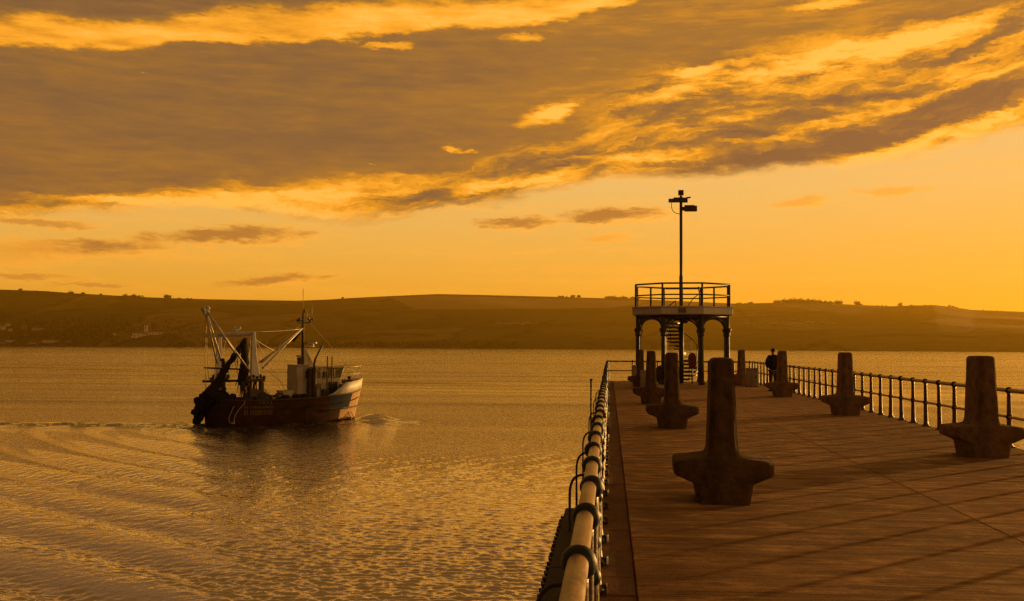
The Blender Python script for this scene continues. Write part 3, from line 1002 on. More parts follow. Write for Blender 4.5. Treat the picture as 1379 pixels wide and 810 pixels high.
def railing(x0, y0, x1, y1, spots, label, proto, dirx, stay=0.):
    d = Vector((x1 - x0, y1 - y0, 0))
    L = d.length
    rz = math.atan2(d.y, d.x) - PI / 2
    root = empty('railing', (x0, y0, DECK), rz)
    for i, t in enumerate(spots):
        p = proto if (i == 0 and proto.parent is None) else copy_tree(proto)
        p.parent = root
        p.location = (0, t, 0)
        p.rotation_euler = (random.gauss(0, .006), random.gauss(0, .008), random.gauss(0, .15))
    for nm, z, r, m in (('top_rail', RH, .039, railpaint), ('middle_rail', .55, .026, raildark)):
        pts = [(random.gauss(0, .0015), t, z + random.gauss(0, .0015)) for t in [0] + [q for q in spots if 0 < q < L] + [L]]
        MB().tube(pts, r, 20 if z > 1 else 12).build(nm, m, root)
    return tag(root, label, 'railing', 'iron railings round the pier')


SP = 1.044
left_spots = [3.84 + 14 + SP * k for k in range(-5, 50) if 3.84 + SP * k < 56.2]
left = railing(-.112, -14, -.112, 56.35, left_spots, 'railing with cream top pipe along the left pier edge, from the viewer to its end', post_proto(True), 1)
right_spots = [20.40 + 14 + 1.038 * k for k in range(-25, 36) if 20.40 + 1.038 * k < 56.2]
right = railing(7.24, -14, 7.24, 56.35, right_spots, 'dark iron railing with evenly spaced posts along the right pier edge', post_proto(), -1)
endr = railing(-.112, 56.43, 7.24, 56.43, [.05, 1.3, 2.6, 3.9, 5.2, 6.5, 7.3], 'far railing across the end of the pier behind the pavilion', post_proto(), 1)
MB().box((.012, 35.2, .012), (.035, 70.3, .02)).build('foot_rail', raildark, left)

# ladder hoops outside the left railing
proto = None
for i, (y, s) in enumerate([(5.95, 1.), (11.0, 1.), (13.3, 1.), (16.5, 1.), (21.4, 1.), (27.5, 1.), (32., 1.0)]):
    if proto is None:
        proto = empty('ladder_hoop', (-.20, y, DECK))
        pts = [(-.20, 0, -.75)] + [(-.20, 0, .0)] + bez((-.20, 0, .3), (-.20, 0, .50), (-.06, 0, .50), 7) + [(.07, 0, .5)]
        MB().tube(pts, .014, 9).build('hoop', iron, proto)
        MB().box((-.10, 0, -.2), (.20, .05, .05)).box((-.10, 0, -.6), (.20, .05, .05)).build('bracket', iron, proto)
        e = proto
    else:
        e = copy_tree(proto)
    e.location = (-.20, y, DECK)
    pos = ['nearest of the ladder hoops, at the bottom edge of the picture', 'second ladder hoop from the viewer, outside the left railing', 'third ladder hoop from the viewer, outside the left railing', 'fourth ladder hoop from the viewer, outside the left railing',
           'fifth ladder hoop from the viewer, outside the left railing', 'sixth ladder hoop from the viewer, far along the left railing', 'farthest ladder hoop outside the left railing'][i]
    tag(e, 'dark iron ' + pos, 'ladder hoop', 'ladder hoops outside the left railing')
mb = MB().tube([(-.02, 0, -.3), (-.02, 0, 1.0)], .022, 8)
mb.box((-.02, 0, 1.0), (.06, .06, .05))
tag(mb.build('marker_post', iron, loc=(-.42, 26., DECK)), 'thin upright dark marker post outside the left railing', 'post')


# ------------------------------------------------------------------ mooring bollards
def bollard_mesh(seed):
    rr = random.Random(seed)

    def oct_(hx, hy, z, c):
        c = min(c, hx * .7, hy * .7)
        return [(-hx + c, -hy, z), (hx - c, -hy, z), (hx, -hy + c, z), (hx, hy - c, z), (hx - c, hy, z), (-hx + c, hy, z), (-hx, hy - c, z), (-hx, -hy + c, z)]
    rings = [oct_(.285, .45, -.02, .03), oct_(.328, .46, .232, .03), oct_(.548, .47, .322, .05), oct_(.566, .472, .345, .055), oct_(.568, .47, .455, .055), oct_(.548, .455, .492, .06), oct_(.205, .43, .532, .06), oct_(.175, .405, .565, .045),
             oct_(.165, .39, .63, .045), oct_(.128, .355, 1.625, .045), oct_(.112, .335, 1.66, .04), oct_(.07, .28, 1.675, .03)]
    mb = MB().loops(rings)
    me = mb.mesh('bollard', concrete)
    bm = bmesh.new()
    bm.from_mesh(me)
    bmesh.ops.bevel(bm, geom=[e for e in bm.edges if e.calc_face_angle(0) > rad(22)], offset=.010, segments=2, affect='EDGES', clamp_overlap=True)
    bmesh.ops.triangulate(bm, faces=[f for f in bm.faces if len(f.verts) > 4])
    bmesh.ops.subdivide_edges(bm, edges=[e for e in bm.edges if e.calc_length() > .12], cuts=3, use_grid_fill=True)
    for v in bm.verts:
        k = mnoise.noise_vector(v.co * 6 + Vector((seed * 7, 0, 0))) * .006 + mnoise.noise_vector(v.co * 22) * .0025
        v.co += k
    bm.to_mesh(me)
    bm.free()
    return me


bme = [bollard_mesh(i) for i in range(3)]
BLAB = ['massive concrete mooring bollard nearest the viewer, standing alone on the left half of the deck', 'second concrete mooring bollard along the left row, just behind the nearest one', 'third concrete mooring bollard of the left row, narrow against the pavilion',
        'farthest concrete mooring bollard of the left row, half hidden behind a grey box', 'large concrete mooring bollard nearest the viewer on the right, against the right railing', 'second concrete mooring bollard of the right row, in front of the railing posts',
        'third concrete mooring bollard of the right row, beside the standing person', 'farthest concrete mooring bollard of the right row, next to a pale box']
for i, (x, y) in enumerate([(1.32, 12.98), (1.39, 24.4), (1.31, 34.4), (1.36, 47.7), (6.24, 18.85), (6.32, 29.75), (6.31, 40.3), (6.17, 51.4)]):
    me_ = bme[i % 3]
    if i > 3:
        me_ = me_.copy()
        me_.materials[0] = concrete_pale
    o = bpy.data.objects.new('mooring_bollard', me_)
    COL.objects.link(o)
    o.location = (x, y, DECK)
    o.rotation_euler = (0, 0, random.gauss(0, .015))
    tag(o, BLAB[i], 'bollard', 'concrete mooring bollards in two rows')

# grey service boxes
for i, (x, y, w, h, lab) in enumerate([(1.52, 46.3, .40, .80, 'pale grey service box in front of the farthest left bollard'), (1.22, 50.2, .34, .95, 'darker grey service box behind the farthest left bollard'), (6.46, 49.9, .50, .86, 'pale grey service box beside the farthest right bollard')]):
    e = empty('service_box', (x, y, DECK))
    MB().box((0, 0, h / 2 - .03), (w, .34, h - .1)).build('body', boxgrey, e, bevel=.015)
    MB().prism([(-.21, h - .078), (.21, h - .078), (.21, h - .045), (-.21, h + .0)][::1], 'x', -w / 2 - .02, w / 2 + .02).build('lid', boxgrey, e)
    MB().box((0, -.172, h * .48), (w * .8, .012, h * .62)).build('door', boxgrey, e, bevel=.004)
    MB().box((w * .28, -.185, h * .5), (.03, .02, .09)).build('latch', darksteel, e)
    MB().box((0, 0, .01), (w + .06, .40, .05)).build('plinth', concrete, e)
    tag(e, lab, 'service box', 'service boxes near the pavilion')


# ------------------------------------------------------------------ pavilion at the pier head
def pavilion():
    cx, cy = 3.60, 54.0
    e = empty('pavilion', (cx, cy, DECK), rad(-3.8))
    NS = 8

    def ring_at(ap):
        r_ = ap / math.cos(PI / NS)
        return [(r_ * math.cos(PI / NS * (2 * k + 1)), r_ * math.sin(PI / NS * (2 * k + 1))) for k in range(NS)]
    hexv = ring_at(2.16)
    ZF = 3.36            # underside of the fascia
    for x, y in hexv:
        c = MB().lathe([(.125, .28), (.108, 1.0), (.097, 2.38), (.097, ZF - .02)], (0, 0, 0), 14).build('column', iron, e, (x, y, 0))
        MB().lathe([(.17, 0), (.17, .10), (.14, .14), (.14, .22), (.11, .28)], seg=8, smooth=False).build('base', iron, c)
        MB().lathe([(.10, 2.30), (.15, 2.36), (.12, 2.42), (.17, 2.56), (.19, 2.62), (.19, 2.68), (.10, 2.72)], seg=12).build('capital', iron, c)
    for k in range(NS):
        a, b = Vector((*hexv[k], 0)), Vector((*hexv[(k + 1) % NS], 0))
        d = (b - a).normalized()
        L = (b - a).length
        mb = MB()
        mb.tube([a + Vector((0, 0, ZF - .10)), b + Vector((0, 0, ZF - .10))], .07, 4)
        # pierced arch brackets springing from the capitals
        arc = []
        for i in range(13):
            t = PI * i / 12
            arc.append(a + d * (L / 2 - math.cos(t) * (L / 2 - .10)) + Vector((0, 0, 2.68 + math.sin(t) * .55)))
        mb.tube(arc, .045, 8)
        for s_, q in ((1, a), (-1, b)):
            o = q + d * s_ * .10
            mb.tube(bez(o + Vector((0, 0, 2.75)), o + d * s_ * .06 + Vector((0, 0, 3.25)), o + d * s_ * .52 + Vector((0, 0, 3.24)), 6), .025, 6)
            ring = [o + d * s_ * (.17 + .09 * math.cos(u)) + Vector((0, 0, 3.12 + .09 * math.sin(u))) for u in [2 * PI * i / 10 for i in range(10)]]
            mb.tube(ring, .018, 6, closed=True)
        mb.build('arch_bracket', iron, e)
        mb = MB()
        for s_, q in ((1, a), (-1, b)):
            o = q + d * s_ * .07
            mb.box(o + Vector((0, 0, 3.0)), (.05, .05, .52), math.atan2(d.y, d.x))
        mb.build('bracket_strip', whiteiron, e)
    RS = 2.42
    MB().prism(ring_at(RS), 'z', ZF, ZF + .33).build('platform', fasciap, e, bevel=.02)
    MB().prism(ring_at(RS + .05), 'z', ZF + .332, ZF + .38).build('platform_lip', fasciap, e, bevel=.01)
    MB().box((.0, -RS - .015, ZF + .17), (.36, .025, .22)).build('sign', signm, e)
    # railing on top
    zr = ZF + .38
    V = [Vector((x, y, zr)) for x, y in ring_at(2.26)]
    spots = list(V) + [V[k].lerp(V[(k + 1) % NS], .5) for k in (0, 2, 3)]
    for p in spots:
        MB().lathe([(.07, 0), (.07, .02), (.050, .04), (.046, 1.10)], seg=10).build('rail_post', iron, e, p)
    for z, r in ((1.10, .042), (.56, .034)):
        MB().tube([v + Vector((0, 0, z)) for v in V], r, 10, closed=True).build('guard_rail', iron, e)
    MB().box((0, 2.30, zr + 1.08), (1.7, .03, .09)).build('top_board', raildark, e)
    MB().tube([(.85, .3, zr), (.85, .3, zr + .75), (.80, .2, zr + .95)], .03, 8).sphere((.80, .2, zr + 1.0), .06, 8, 6).build('stand_pipe', iron, e)
    MB().tube([(.2, .4, zr), (.55, .5, zr + .5), (.85, .45, zr + .72)], .022, 6).build('stair_handrail', iron, e)
    # spiral stair round a central post
    st = MB().lathe([(.12, 0), (.12, ZF)], seg=14).build('stair_post', iron, e, (-.05, .15, 0))
    nst = 17
    rail = []
    for i in range(nst):
        z = .2 + i * (ZF - .25) / nst
        a0 = rad(-62) + rad(360 * .92) * i / nst
        a1 = a0 + rad(24)
        mb = MB()
        pts = [(.10 * math.cos(a0), .10 * math.sin(a0)), (.80 * math.cos(a0), .80 * math.sin(a0)), (.82 * math.cos((a0 + a1) / 2), .82 * math.sin((a0 + a1) / 2)), (.80 * math.cos(a1), .80 * math.sin(a1)), (.10 * math.cos(a1), .10 * math.sin(a1))]
        mb.prism(pts, 'z', z, z + .05)
        mb.prism([(.1 * math.cos(a0 - .03), .1 * math.sin(a0 - .03)), (.78 * math.cos(a0 - .03), .78 * math.sin(a0 - .03)), (.78 * math.cos(a0 + .03), .78 * math.sin(a0 + .03)), (.1 * math.cos(a0 + .06), .1 * math.sin(a0 + .06))], 'z', z - .055, z - .001)
        mb.build('tread', iron, st)
        rail.append((.80 * math.cos(a0), .80 * math.sin(a0), z + .95))
        if i % 2 == 0:
            MB().tube([(.79 * math.cos(a0), .79 * math.sin(a0), z), (.80 * math.cos(a0), .80 * math.sin(a0), z + .95)], .016, 6).build('baluster', iron, st)
    MB().tube(rail, .022, 8).build('handrail', iron, st)
    MB().lathe([(.12, 0), (.17, .06), (.17, .18), (.05, .22)], (.12, -.30, ZF - .40), 10).build('lamp', lampm, e)
    tag(e, 'eight sided iron pavilion with arches, pale platform, railing and spiral stair at the pier head', 'pavilion')
    # light mast on the platform
    m = empty('light_mast', (cx - .06, cy - .1, DECK + ZF + .38))
    MB().lathe([(.12, 0), (.12, .04), (.095, .06), (.095, 1.55), (.075, 1.62), (.072, 5.55)], seg=14).build('pole', lampm, m)
    MB().box((-.30, 0, 5.34), (.62, .26, .17)).box((-.12, 0, 5.46), (.5, .2, .06)).build('floodlight', lampm, m, bevel=.015)
    MB().box((.16, 0, 5.34), (.34, .2, .20)).box((.30, 0, 5.47), (.36, .12, .07), rot=Matrix.Rotation(-.18, 3, 'Y')).build('camera_arm', lampm, m, bevel=.015)
    MB().box((.48, 0, 4.93), (.62, .26, .27)).box((.10, 0, 4.93), (.22, .14, .18)).box((.42, 0, 5.085), (.5, .2, .035)).build('floodlight', lampm, m, bevel=.015)
    MB().box((0, 0, 5.73), (.27, .24, .25)).lathe([(.05, 5.5), (.05, 5.62)], seg=8).build('beacon', lampm, m, bevel=.03)
    MB().tube([(-.46, 0, 5.27)] + bez((-.47, 0, 5.1), (-.46, 0, 4.70), (-.10, 0, 4.68), 8) + [(-.05, 0, 4.68)], .016, 6).build('cable', rubber, m)
    tag(m, 'tall slim pole with floodlights and cameras rising from the pavilion platform', 'light mast')
    # ring of hose by the column, and the red lifebuoy housing
    g = empty('hose_reel', (2.62, 53.0, DECK))
    mb = MB()
    for k, rr_ in enumerate((.40, .36, .41)):
        mb.tube([(rr_ * math.cos(a), (k - 1) * .10, .46 + rr_ * math.sin(a)) for a in [2 * PI * i / 22 for i in range(22)]], .055, 8, closed=True)
    mb.build('hose', rubber, g)
    MB().tube([(0, -.16, .46), (0, .16, .46)], .34, 16).build('drum', iron, g)
    MB().box((-.2, 0, .03), (.07, .4, .06)).box((.2, 0, .03), (.07, .4, .06)).tube([(-.2, .19, .05), (0, .19, .46), (.2, .19, .05)], .03, 6).tube([(-.2, -.19, .05), (0, -.19, .46), (.2, -.19, .05)], .03, 6).build('stand', iron, g)
    tag(g, 'round dark hose reel on the deck beside a pavilion column', 'hose reel')
    g = empty('lifebuoy_housing', (4.03, 53.35, DECK))
    MB().tube([(0, .05, 0), (0, .05, 1.0)], .035, 8).build('post', iron, g)
    out = [(-.16, .78), (.16, .78)] + [(.20 * math.cos(a), 1.22 + .30 * math.sin(a)) for a in [PI * i / 10 for i in range(11)]]
    MB().prism(out, 'y', -.12, .05).build('case', redp, g, bevel=.03)
    MB().tube([(.10 * math.cos(a), -.125, 1.15 + .10 * math.sin(a)) for a in [2 * PI * i / 14 for i in range(14)]], .018, 6, closed=True).build('moulded_ring', redp, g)
    tag(g, 'dull red round topped lifebuoy housing by the spiral stair', 'lifebuoy housing')


pavilion()


# ------------------------------------------------------------------ the person at the railing
def skin_mesh(name, pts, edges, radii, mats, parent, root=0, sub=2):
    me = bpy.data.meshes.new(name)
    me.from_pydata([Vector(p) for p in pts], edges, [])
    o = bpy.data.objects.new(name, me)
    COL.objects.link(o)
    sk = o.modifiers.new('skin', 'SKIN')
    sk.use_smooth_shade = True
    for i, rr_ in enumerate(radii):
        rr_ = rr_ if isinstance(rr_, tuple) else (rr_, rr_)
        me.skin_vertices[0].data[i].radius = rr_
        me.skin_vertices[0].data[i].use_root = (i == root)
    ss = o.modifiers.new('sub', 'SUBSURF')
    ss.levels = ss.render_levels = sub
    dg = bpy.context.evaluated_depsgraph_get()
    dg.update()
    new = bpy.data.meshes.new_from_object(o.evaluated_get(dg))
    o.modifiers.clear()
    o.data = new
    new.name = name
    new.materials.clear()
    for m in (mats if isinstance(mats, list) else [mats]):
        new.materials.append(m)
    for p in new.polygons:
        p.use_smooth = True
    o.parent = parent
    return o


def person():
    e = empty('person', (6.72, 45.2, DECK), rad(14))     # faces out to sea (+Y), weight on one leg
    # joints: 0 pelvis 1 waist 2 chest 3 neck base 4 neck 5 head low 6 head mid 7 crown
    P = [(0, 0, .93), (0, .0, 1.10), (0, -.01, 1.32), (0, 0, 1.46), (0, .015, 1.53), (0, .03, 1.60), (0, .035, 1.67), (0, .03, 1.735),
         (-.18, -.01, 1.42), (-.27, -.03, 1.17), (-.19, .12, .99), (-.12, .17, .95),
         (.18, -.01, 1.42), (.27, -.03, 1.17), (.19, .12, .99), (.12, .17, .95),
         (-.095, 0, .86), (-.11, .015, .48), (-.12, -.02, .09), (-.13, .12, .035),
         (.095, 0, .86), (.12, .045, .48), (.14, .02, .09), (.16, .16, .035)]
    E = [(0, 1), (1, 2), (2, 3), (3, 4), (4, 5), (5, 6), (6, 7), (2, 8), (8, 9), (9, 10), (10, 11), (2, 12), (12, 13), (13, 14), (14, 15), (0, 16), (16, 17), (17, 18), (18, 19), (0, 20), (20, 21), (21, 22), (22, 23)]
    Rr = [(.15, .10), (.145, .10), (.16, .11), (.08, .07), (.055, .058), (.075, .085), (.082, .10), (.055, .065),
          .06, .045, .036, .03, .06, .045, .036, .03, (.085, .085), .058, .042, .035, (.085, .085), .058, .042, .035]
    skin_mesh('body', P, E, Rr, skinm, e)
    # face, ears
    MB().sphere((0, .135, 1.645), (.014, .022, .02), 8, 6).build('nose', skinm, e)
    for s_ in (-1, 1):
        MB().sphere((s_ * .085, .025, 1.65), (.012, .022, .032), 8, 6).build('ear', skinm, e)
    MB().sphere((0, .012, 1.685), (.09, .108, .088), 14, 9).build('hair', hairm, e)
    # jacket with the hands pushed into its front pockets
    PJ = [(0, 0, .83), (0, 0, 1.08), (0, -.012, 1.30), (0, 0, 1.45), (0, .012, 1.50), (-.19, -.015, 1.41), (-.30, -.04, 1.16), (-.20, .12, .985), (.19, -.015, 1.41), (.30, -.04, 1.16), (.20, .12, .985)]
    EJ = [(0, 1), (1, 2), (2, 3), (3, 4), (2, 5), (5, 6), (6, 7), (2, 8), (8, 9), (9, 10)]
    RJ = [(.235, .17), (.225, .165), (.235, .165), (.14, .11), (.09, .085), .105, .088, .07, .105, .088, .07]
    skin_mesh('jacket', PJ, EJ, RJ, jacketm, e)
    PT = [(0, 0, .90), (-.098, 0, .80), (-.112, .015, .46), (-.122, -.018, .085), (.098, 0, .80), (.122, .045, .46), (.142, .02, .085)]
    skin_mesh('trousers', PT, [(0, 1), (1, 2), (2, 3), (0, 4), (4, 5), (5, 6)], [(.17, .125), .105, .078, .066, .105, .078, .066], trouserm, e)
    for s_, x, y in ((-1, -.13, .03), (1, .155, .07)):
        R_ = []
        for t, w, h in ((-.13, .035, .05), (-.08, .05, .09), (0, .05, .09), (.1, .052, .06), (.17, .03, .035)):
            R_.append([(x + w * math.cos(a), y + t, .0 + h * max(0, math.sin(a) * .5 + .5)) for a in [2 * PI * i / 10 for i in range(10)]])
        MB().loops(R_, smooth=True).build('shoe', shoem, e)
    tag(e, 'person in dark jacket and brown trousers with back turned, standing by the far right railing', 'person')


person()


# ------------------------------------------------------------------ fishing boat
def fishing_boat():
    e = empty('fishing_boat', BST, BPS)
    # stations: x, half beam at the rail, rail height, half beam at the waterline
    ST = [(0, 2.15, 1.90, 1.95), (.8, 2.30, 1.86, 2.15), (2.5, 2.40, 1.82, 2.25), (4.5, 2.42, 1.84, 2.30), (6.5, 2.38, 1.90, 2.2), (8.0, 2.34, 2.0, 2.0), (9.2, 2.20, 2.10, 1.66), (10.2, 1.82, 2.2, 1.15), (11.0, 1.18, 2.3, .60), (11.6, .52, 2.4, .18), (11.95, .03, 2.45, .02)]
    Zt = [-.5, -.12, .18, .55, .95, 1.35, None]

    def ring(st, sgn):
        x, hb, zs, wl = st
        out = []
        for z in Zt:
            z = zs if z is None else min(z, zs - .02)
            t = max(0, z) / zs
            w = wl + (hb - wl) * (t ** 1.2)
            if z < 0:
                w = wl * (1 + z * .5)
            rake = .62 * (x / 11.95) ** 5 * (t - 1)
            out.append((x + rake, sgn * w, z))
        return out
    mb = MB()
    for sgn in (-1, 1):
        R_ = [ring(s_, sgn) for s_ in ST]
        n = len(Zt)
        for i in range(len(ST) - 1):
            for k in range(n - 1):
                xm = (ST[i][0] + ST[i + 1][0]) / 2
                if k <= 0:
                    mi = 3
                elif xm > 10.5 and k >= 2:  # stem coloured pale over the blue to imitate sun on the bow
                    mi = 2
                elif xm > 7.9 and k >= 4:
                    mi = 1
                elif xm > 9.6 and k >= 2:
                    mi = 2
                else:
                    mi = 0
                mb.add([R_[i][k], R_[i + 1][k], R_[i + 1][k + 1], R_[i][k + 1]], [(0, 1, 2, 3)], mi, True)
    a, b = ring(ST[0], -1), ring(ST[0], 1)
    for k in range(len(Zt) - 1):
        mb.add([a[k], b[k], b[k + 1], a[k + 1]], [(0, 1, 2, 3)], 3 if k == 0 else 0)
    hull = mb.build('hull', [rusthull, bluehull, pale_sunlit_hull, boot], e)
    bm = bmesh.new(); bm.from_mesh(hull.data); bmesh.ops.remove_doubles(bm, verts=bm.verts, dist=.004); bmesh.ops.recalc_face_normals(bm, faces=bm.faces); bm.to_mesh(hull.data); bm.free()
    sol = hull.modifiers.new('plate', 'SOLIDIFY'); sol.thickness = .05; sol.offset = -1
    # rail cap and rubbing strake
    for nm, dz, r_, mt in (('rail_cap', 0, .055, darksteel), ('rubbing_strake', -.62, .05, rusthull)):
        for sgn in (-1, 1):
            pts = []
            for x, hb, zs, wl in ST[:-1]:
                t = (zs + dz) / zs
                w = wl + (hb - wl) * t ** 1.2
                pts.append((x + .62 * (x / 11.95) ** 5 * (t - 1), sgn * (w + .015), zs + dz))
            MB().tube(pts, r_, 8).build(nm, mt, e)
    # deck
    dk = [(x + .05, max(.02, hb - .12)) for x, hb, zs, wl in ST[:-1]]
    MB().prism([(x, -w) for x, w in dk] + [(x, w) for x, w in dk[::-1]], 'z', 1.02, 1.10).build('deck', darksteel, e)
    # white whaleback round the bow, its after edge swept up
    sts = [(7.75, 2.26, 2.02), (8.3, 2.24, 2.22), (8.9, 2.18, 2.62), (9.4, 2.08, 2.98), (10.2, 1.78, 3.05), (11.0, 1.18, 3.12), (11.7, .48, 3.2), (12.02, .03, 3.24)]
    mb = MB()
    for sgn in (-1, 1):
        for (x0, w0, z0), (x1, w1, z1) in zip(sts, sts[1:]):
            lo = []
            for x in (x0, x1):
                hb = np.interp(x, [s_[0] for s_ in ST], [s_[1] for s_ in ST]); zs = np.interp(x, [s_[0] for s_ in ST], [s_[2] for s_ in ST])
                lo.append((min(x, 11.95), sgn * (hb + .004), zs - .03))
            mb.add([lo[0], lo[1], (x1, sgn * (w1 + .10), z1), (x0, sgn * (w0 + .10), z0)], [(0, 1, 2, 3)], 0, True)
    bw = mb.build('bow_bulwark', whitehull, e)
    bm = bmesh.new(); bm.from_mesh(bw.data); bmesh.ops.remove_doubles(bm, verts=bm.verts, dist=.01); bmesh.ops.recalc_face_normals(bm, faces=bm.faces); bm.to_mesh(bw.data); bm.free()
    so_ = bw.modifiers.new('plate', 'SOLIDIFY'); so_.thickness = .05
    fd = [(x, w) for x, w, z in sts[3:]]
    MB().prism([(x, -w) for x, w in fd] + [(x, w) for x, w in fd[::-1]], 'z', 2.80, 2.86).build('foredeck', whitehull, e)
    # guard rail on the bow
    for sgn in (-1, 1):
        top = [(x, sgn * (w + .02), z + 1.15 - (x - 9.4) * .05) for x, w, z in sts[3:7]]
        MB().tube(top, .022, 8).build('bow_rail', sparm, e)
        MB().tube([(x, y, z - .55) for x, y, z in top], .016, 6).build('bow_rail', sparm, e)
        for (x, w, z), t in zip(sts[3:7], top):
            MB().tube([(x, sgn * (w + .04), z), t], .02, 6).build('stanchion', sparm, e)
    MB().box((10.2, -.9, 3.0), (.7, .5, .3)).build('hatch', darksteel, e, bevel=.03)
    MB().lathe([(.16, 2.86), (.12, 3.0), (.12, 3.25), (.2, 3.3), (.2, 3.38)], (10.9, 0, 0), 12).build('windlass', darksteel, e)
    # wheelhouse: tall after casing, lower forward house with windows
    MB().box((6.38, -.25, 2.68), (1.08, 1.6, 3.15)).build('casing', wheelwhite, e, bevel=.05)
    MB().box((6.42, -.3, 4.29), (1.15, 1.7, .07)).build('casing_roof', wheelwhite, e, bevel=.02)
    wh = MB().loops([[(7.05, -1.35, 1.1), (9.35, -1.25, 1.1), (9.35, 1.25, 1.1), (7.05, 1.35, 1.1)], [(7.05, -1.35, 3.33), (9.45, -1.2, 3.33), (9.45, 1.2, 3.33), (7.05, 1.35, 3.33)]]).build('wheelhouse', wheelwhite, e, bevel=.03)
    MB().prism([(6.95, -1.45), (9.75, -1.32), (10.05, -.8), (10.05, .8), (9.75, 1.32), (6.95, 1.45)], 'z', 4.07, 4.20).build('roof', wheelwhite, wh, bevel=.03)
    P0 = [(7.12, -1.32), (7.7, -1.29), (8.3, -1.26), (8.9, -1.23), (9.42, -1.18), (9.45, -.4), (9.45, .4), (9.42, 1.18), (8.9, 1.23), (8.3, 1.26), (7.7, 1.29), (7.12, 1.32)]
    lean = lambda x: .30 if x > 9.4 else 0
    for i, (x, y) in enumerate(P0):
        MB().tube([(x, y, 3.30), (x + lean(x), y, 4.10)], .055, 6).build('pillar', wheelwhite, wh)
        if i < len(P0) - 1:
            x2, y2 = P0[i + 1]
            q = [(x, y, 3.34), (x2, y2, 3.34), (x2 + lean(x2), y2, 4.06), (x + lean(x), y, 4.06)]
            MB().add(q + [(a_ * 1.0, b_ * .992, c_) for a_, b_, c_ in q], [(0, 1, 2, 3), (4, 5, 6, 7), (0, 1, 5, 4), (1, 2, 6, 5), (2, 3, 7, 6), (3, 0, 4, 7)]).build('window', clearglass, wh)
    MB().box((8.9, .2, 3.5), (.5, .6, .5)).lathe([(.2, 3.3), (.22, 3.85)], (8.2, -.2, 0), 8).build('console', darksteel, wh, bevel=.04)
    d = MB().box((7.6, -1.345, 2.25), (.62, .06, 1.75)).build('door', wheelwhite, wh, bevel=.02)
    MB().box((7.6, -1.385, 2.7), (.3, .03, .4)).build('pane', glassd, d)
    MB().box((8.75, -1.325, 2.55), (.75, .05, 1.0)).build('side_opening', glassd, wh, bevel=.1)
    MB().box((6.70, -1.075, 3.6), (.24, .05, .55)).build('window', glassd, e)
    # casing details
    MB().tube([(7.05, -1.55, 1.2), (7.05, -1.55, 4.1)], .17, 12).box((7.0, -1.25, 2.6), (.62, .5, 2.9)).build('exhaust_trunk', darksteel, e)
    MB().tube([(7.05, -1.55, 4.05), (7.05, -1.5, 4.35), (7.18, -1.4, 4.7), (7.85, -1.2, 5.75)], .085, 10).build('exhaust_pipe', darksteel, e)
    for x, z in ((8.15, 5.0), (8.55, 4.95)):
        MB().tube([(x, -1.5, 1.2), (x, -1.5, z)], .045, 8).build('vent_pipe', darksteel, e)
    MB().box((7.95, -1.62, 1.8), (.5, .3, 1.4)).build('side_locker', darksteel, e, bevel=.04)
    MB().box((5.2, -.5, 1.75), (.85, 1.2, 1.35)).build('deck_box', wheelwhite, e, bevel=.03)
    # mast with its gear
    mx = 6.85
    ms = MB().tube([(mx, 0, 4.2), (mx, 0, 7.3), (mx, 0, 8.3)], [.12, .09, .06], 12).build('mast', darksteel, e)
    MB().tube([(mx, 0, 8.2), (mx - .02, 0, 10.1)], .022, 6).build('whip_aerial', sparm, ms)
    MB().tube([(mx - .5, -.35, 7.65), (mx + 1.0, .45, 7.65)], .035, 8).build('yard', darksteel, ms)
    MB().tube([(mx - .2, .5, 7.5), (mx + .3, -.6, 7.5)], .03, 8).build('yard', darksteel, ms)
    for dx, dy, z0, z1 in ((.45, .2, 7.65, 8.6), (.95, .42, 7.65, 9.15), (.25, -.5, 7.5, 8.2)):
        MB().tube([(mx + dx, dy, z0), (mx + dx, dy, z1)], .022, 6).build('whip_aerial', sparm, ms)
    for dx, dy, z in ((-.45, -.3, 7.7), (.6, .28, 7.78), (1.0, .45, 7.72), (.1, 0, 8.35), (.3, -.6, 7.6), (-.2, .5, 7.62)):
        MB().lathe([(.06, 0), (.09, .06), (.09, .18), (.03, .22)], (mx + dx, dy, z - .05), 8).build('mast_lamp', darksteel, ms)
    MB().tube([(mx, 0, 5.75), (mx + .95, -.1, 5.72)], .04, 6).box((mx + .75, -.1, 5.98), (.18, .75, .12), rz=.5).lathe([(.13, 5.74), (.13, 5.93)], (mx + .75, -.1, 0), 8).build('radar', whiteiron, ms)
    MB().prism([(mx + .10, 4.25), (mx + .95, 4.25), (mx + .10, 5.75)], 'y', -.04, .04).build('mast_stay_plate', wheelwhite, ms)
    MB().box((mx - .35, -.4, 4.62), (.42, .45, .55)).box((mx - .42, -.4, 4.98), (.55, .3, .10)).build('searchlight', darksteel, e, bevel=.04)
    # twin derrick booms swung aft from the mast
    for dy, x2, z2 in ((-.8, 3.1, 4.5), (-1.0, 3.1, 4.1)):
        MB().tube([(mx - .05, -.05, 7.1), (x2, dy, z2)], [.05, .075], 10).build('derrick', sparm, e)
    MB().tube([(mx - .05, .05, 6.9), (3.3, .6, 4.3)], .045, 8).build('derrick', darksteel, e)
    MB().tube([(mx, 0, 7.0), (mx - .5, -.1, 6.5), (mx - .9, -.15, 6.1)], .10, 8).build('furled_tackle', wet, e)
    # goalpost gantry over the after deck
    g = MB().tube([(1.05, 2.05, 6.55), (1.9, -2.05, 6.6)], .16, 8).build('gantry_beam', whitehull, e)
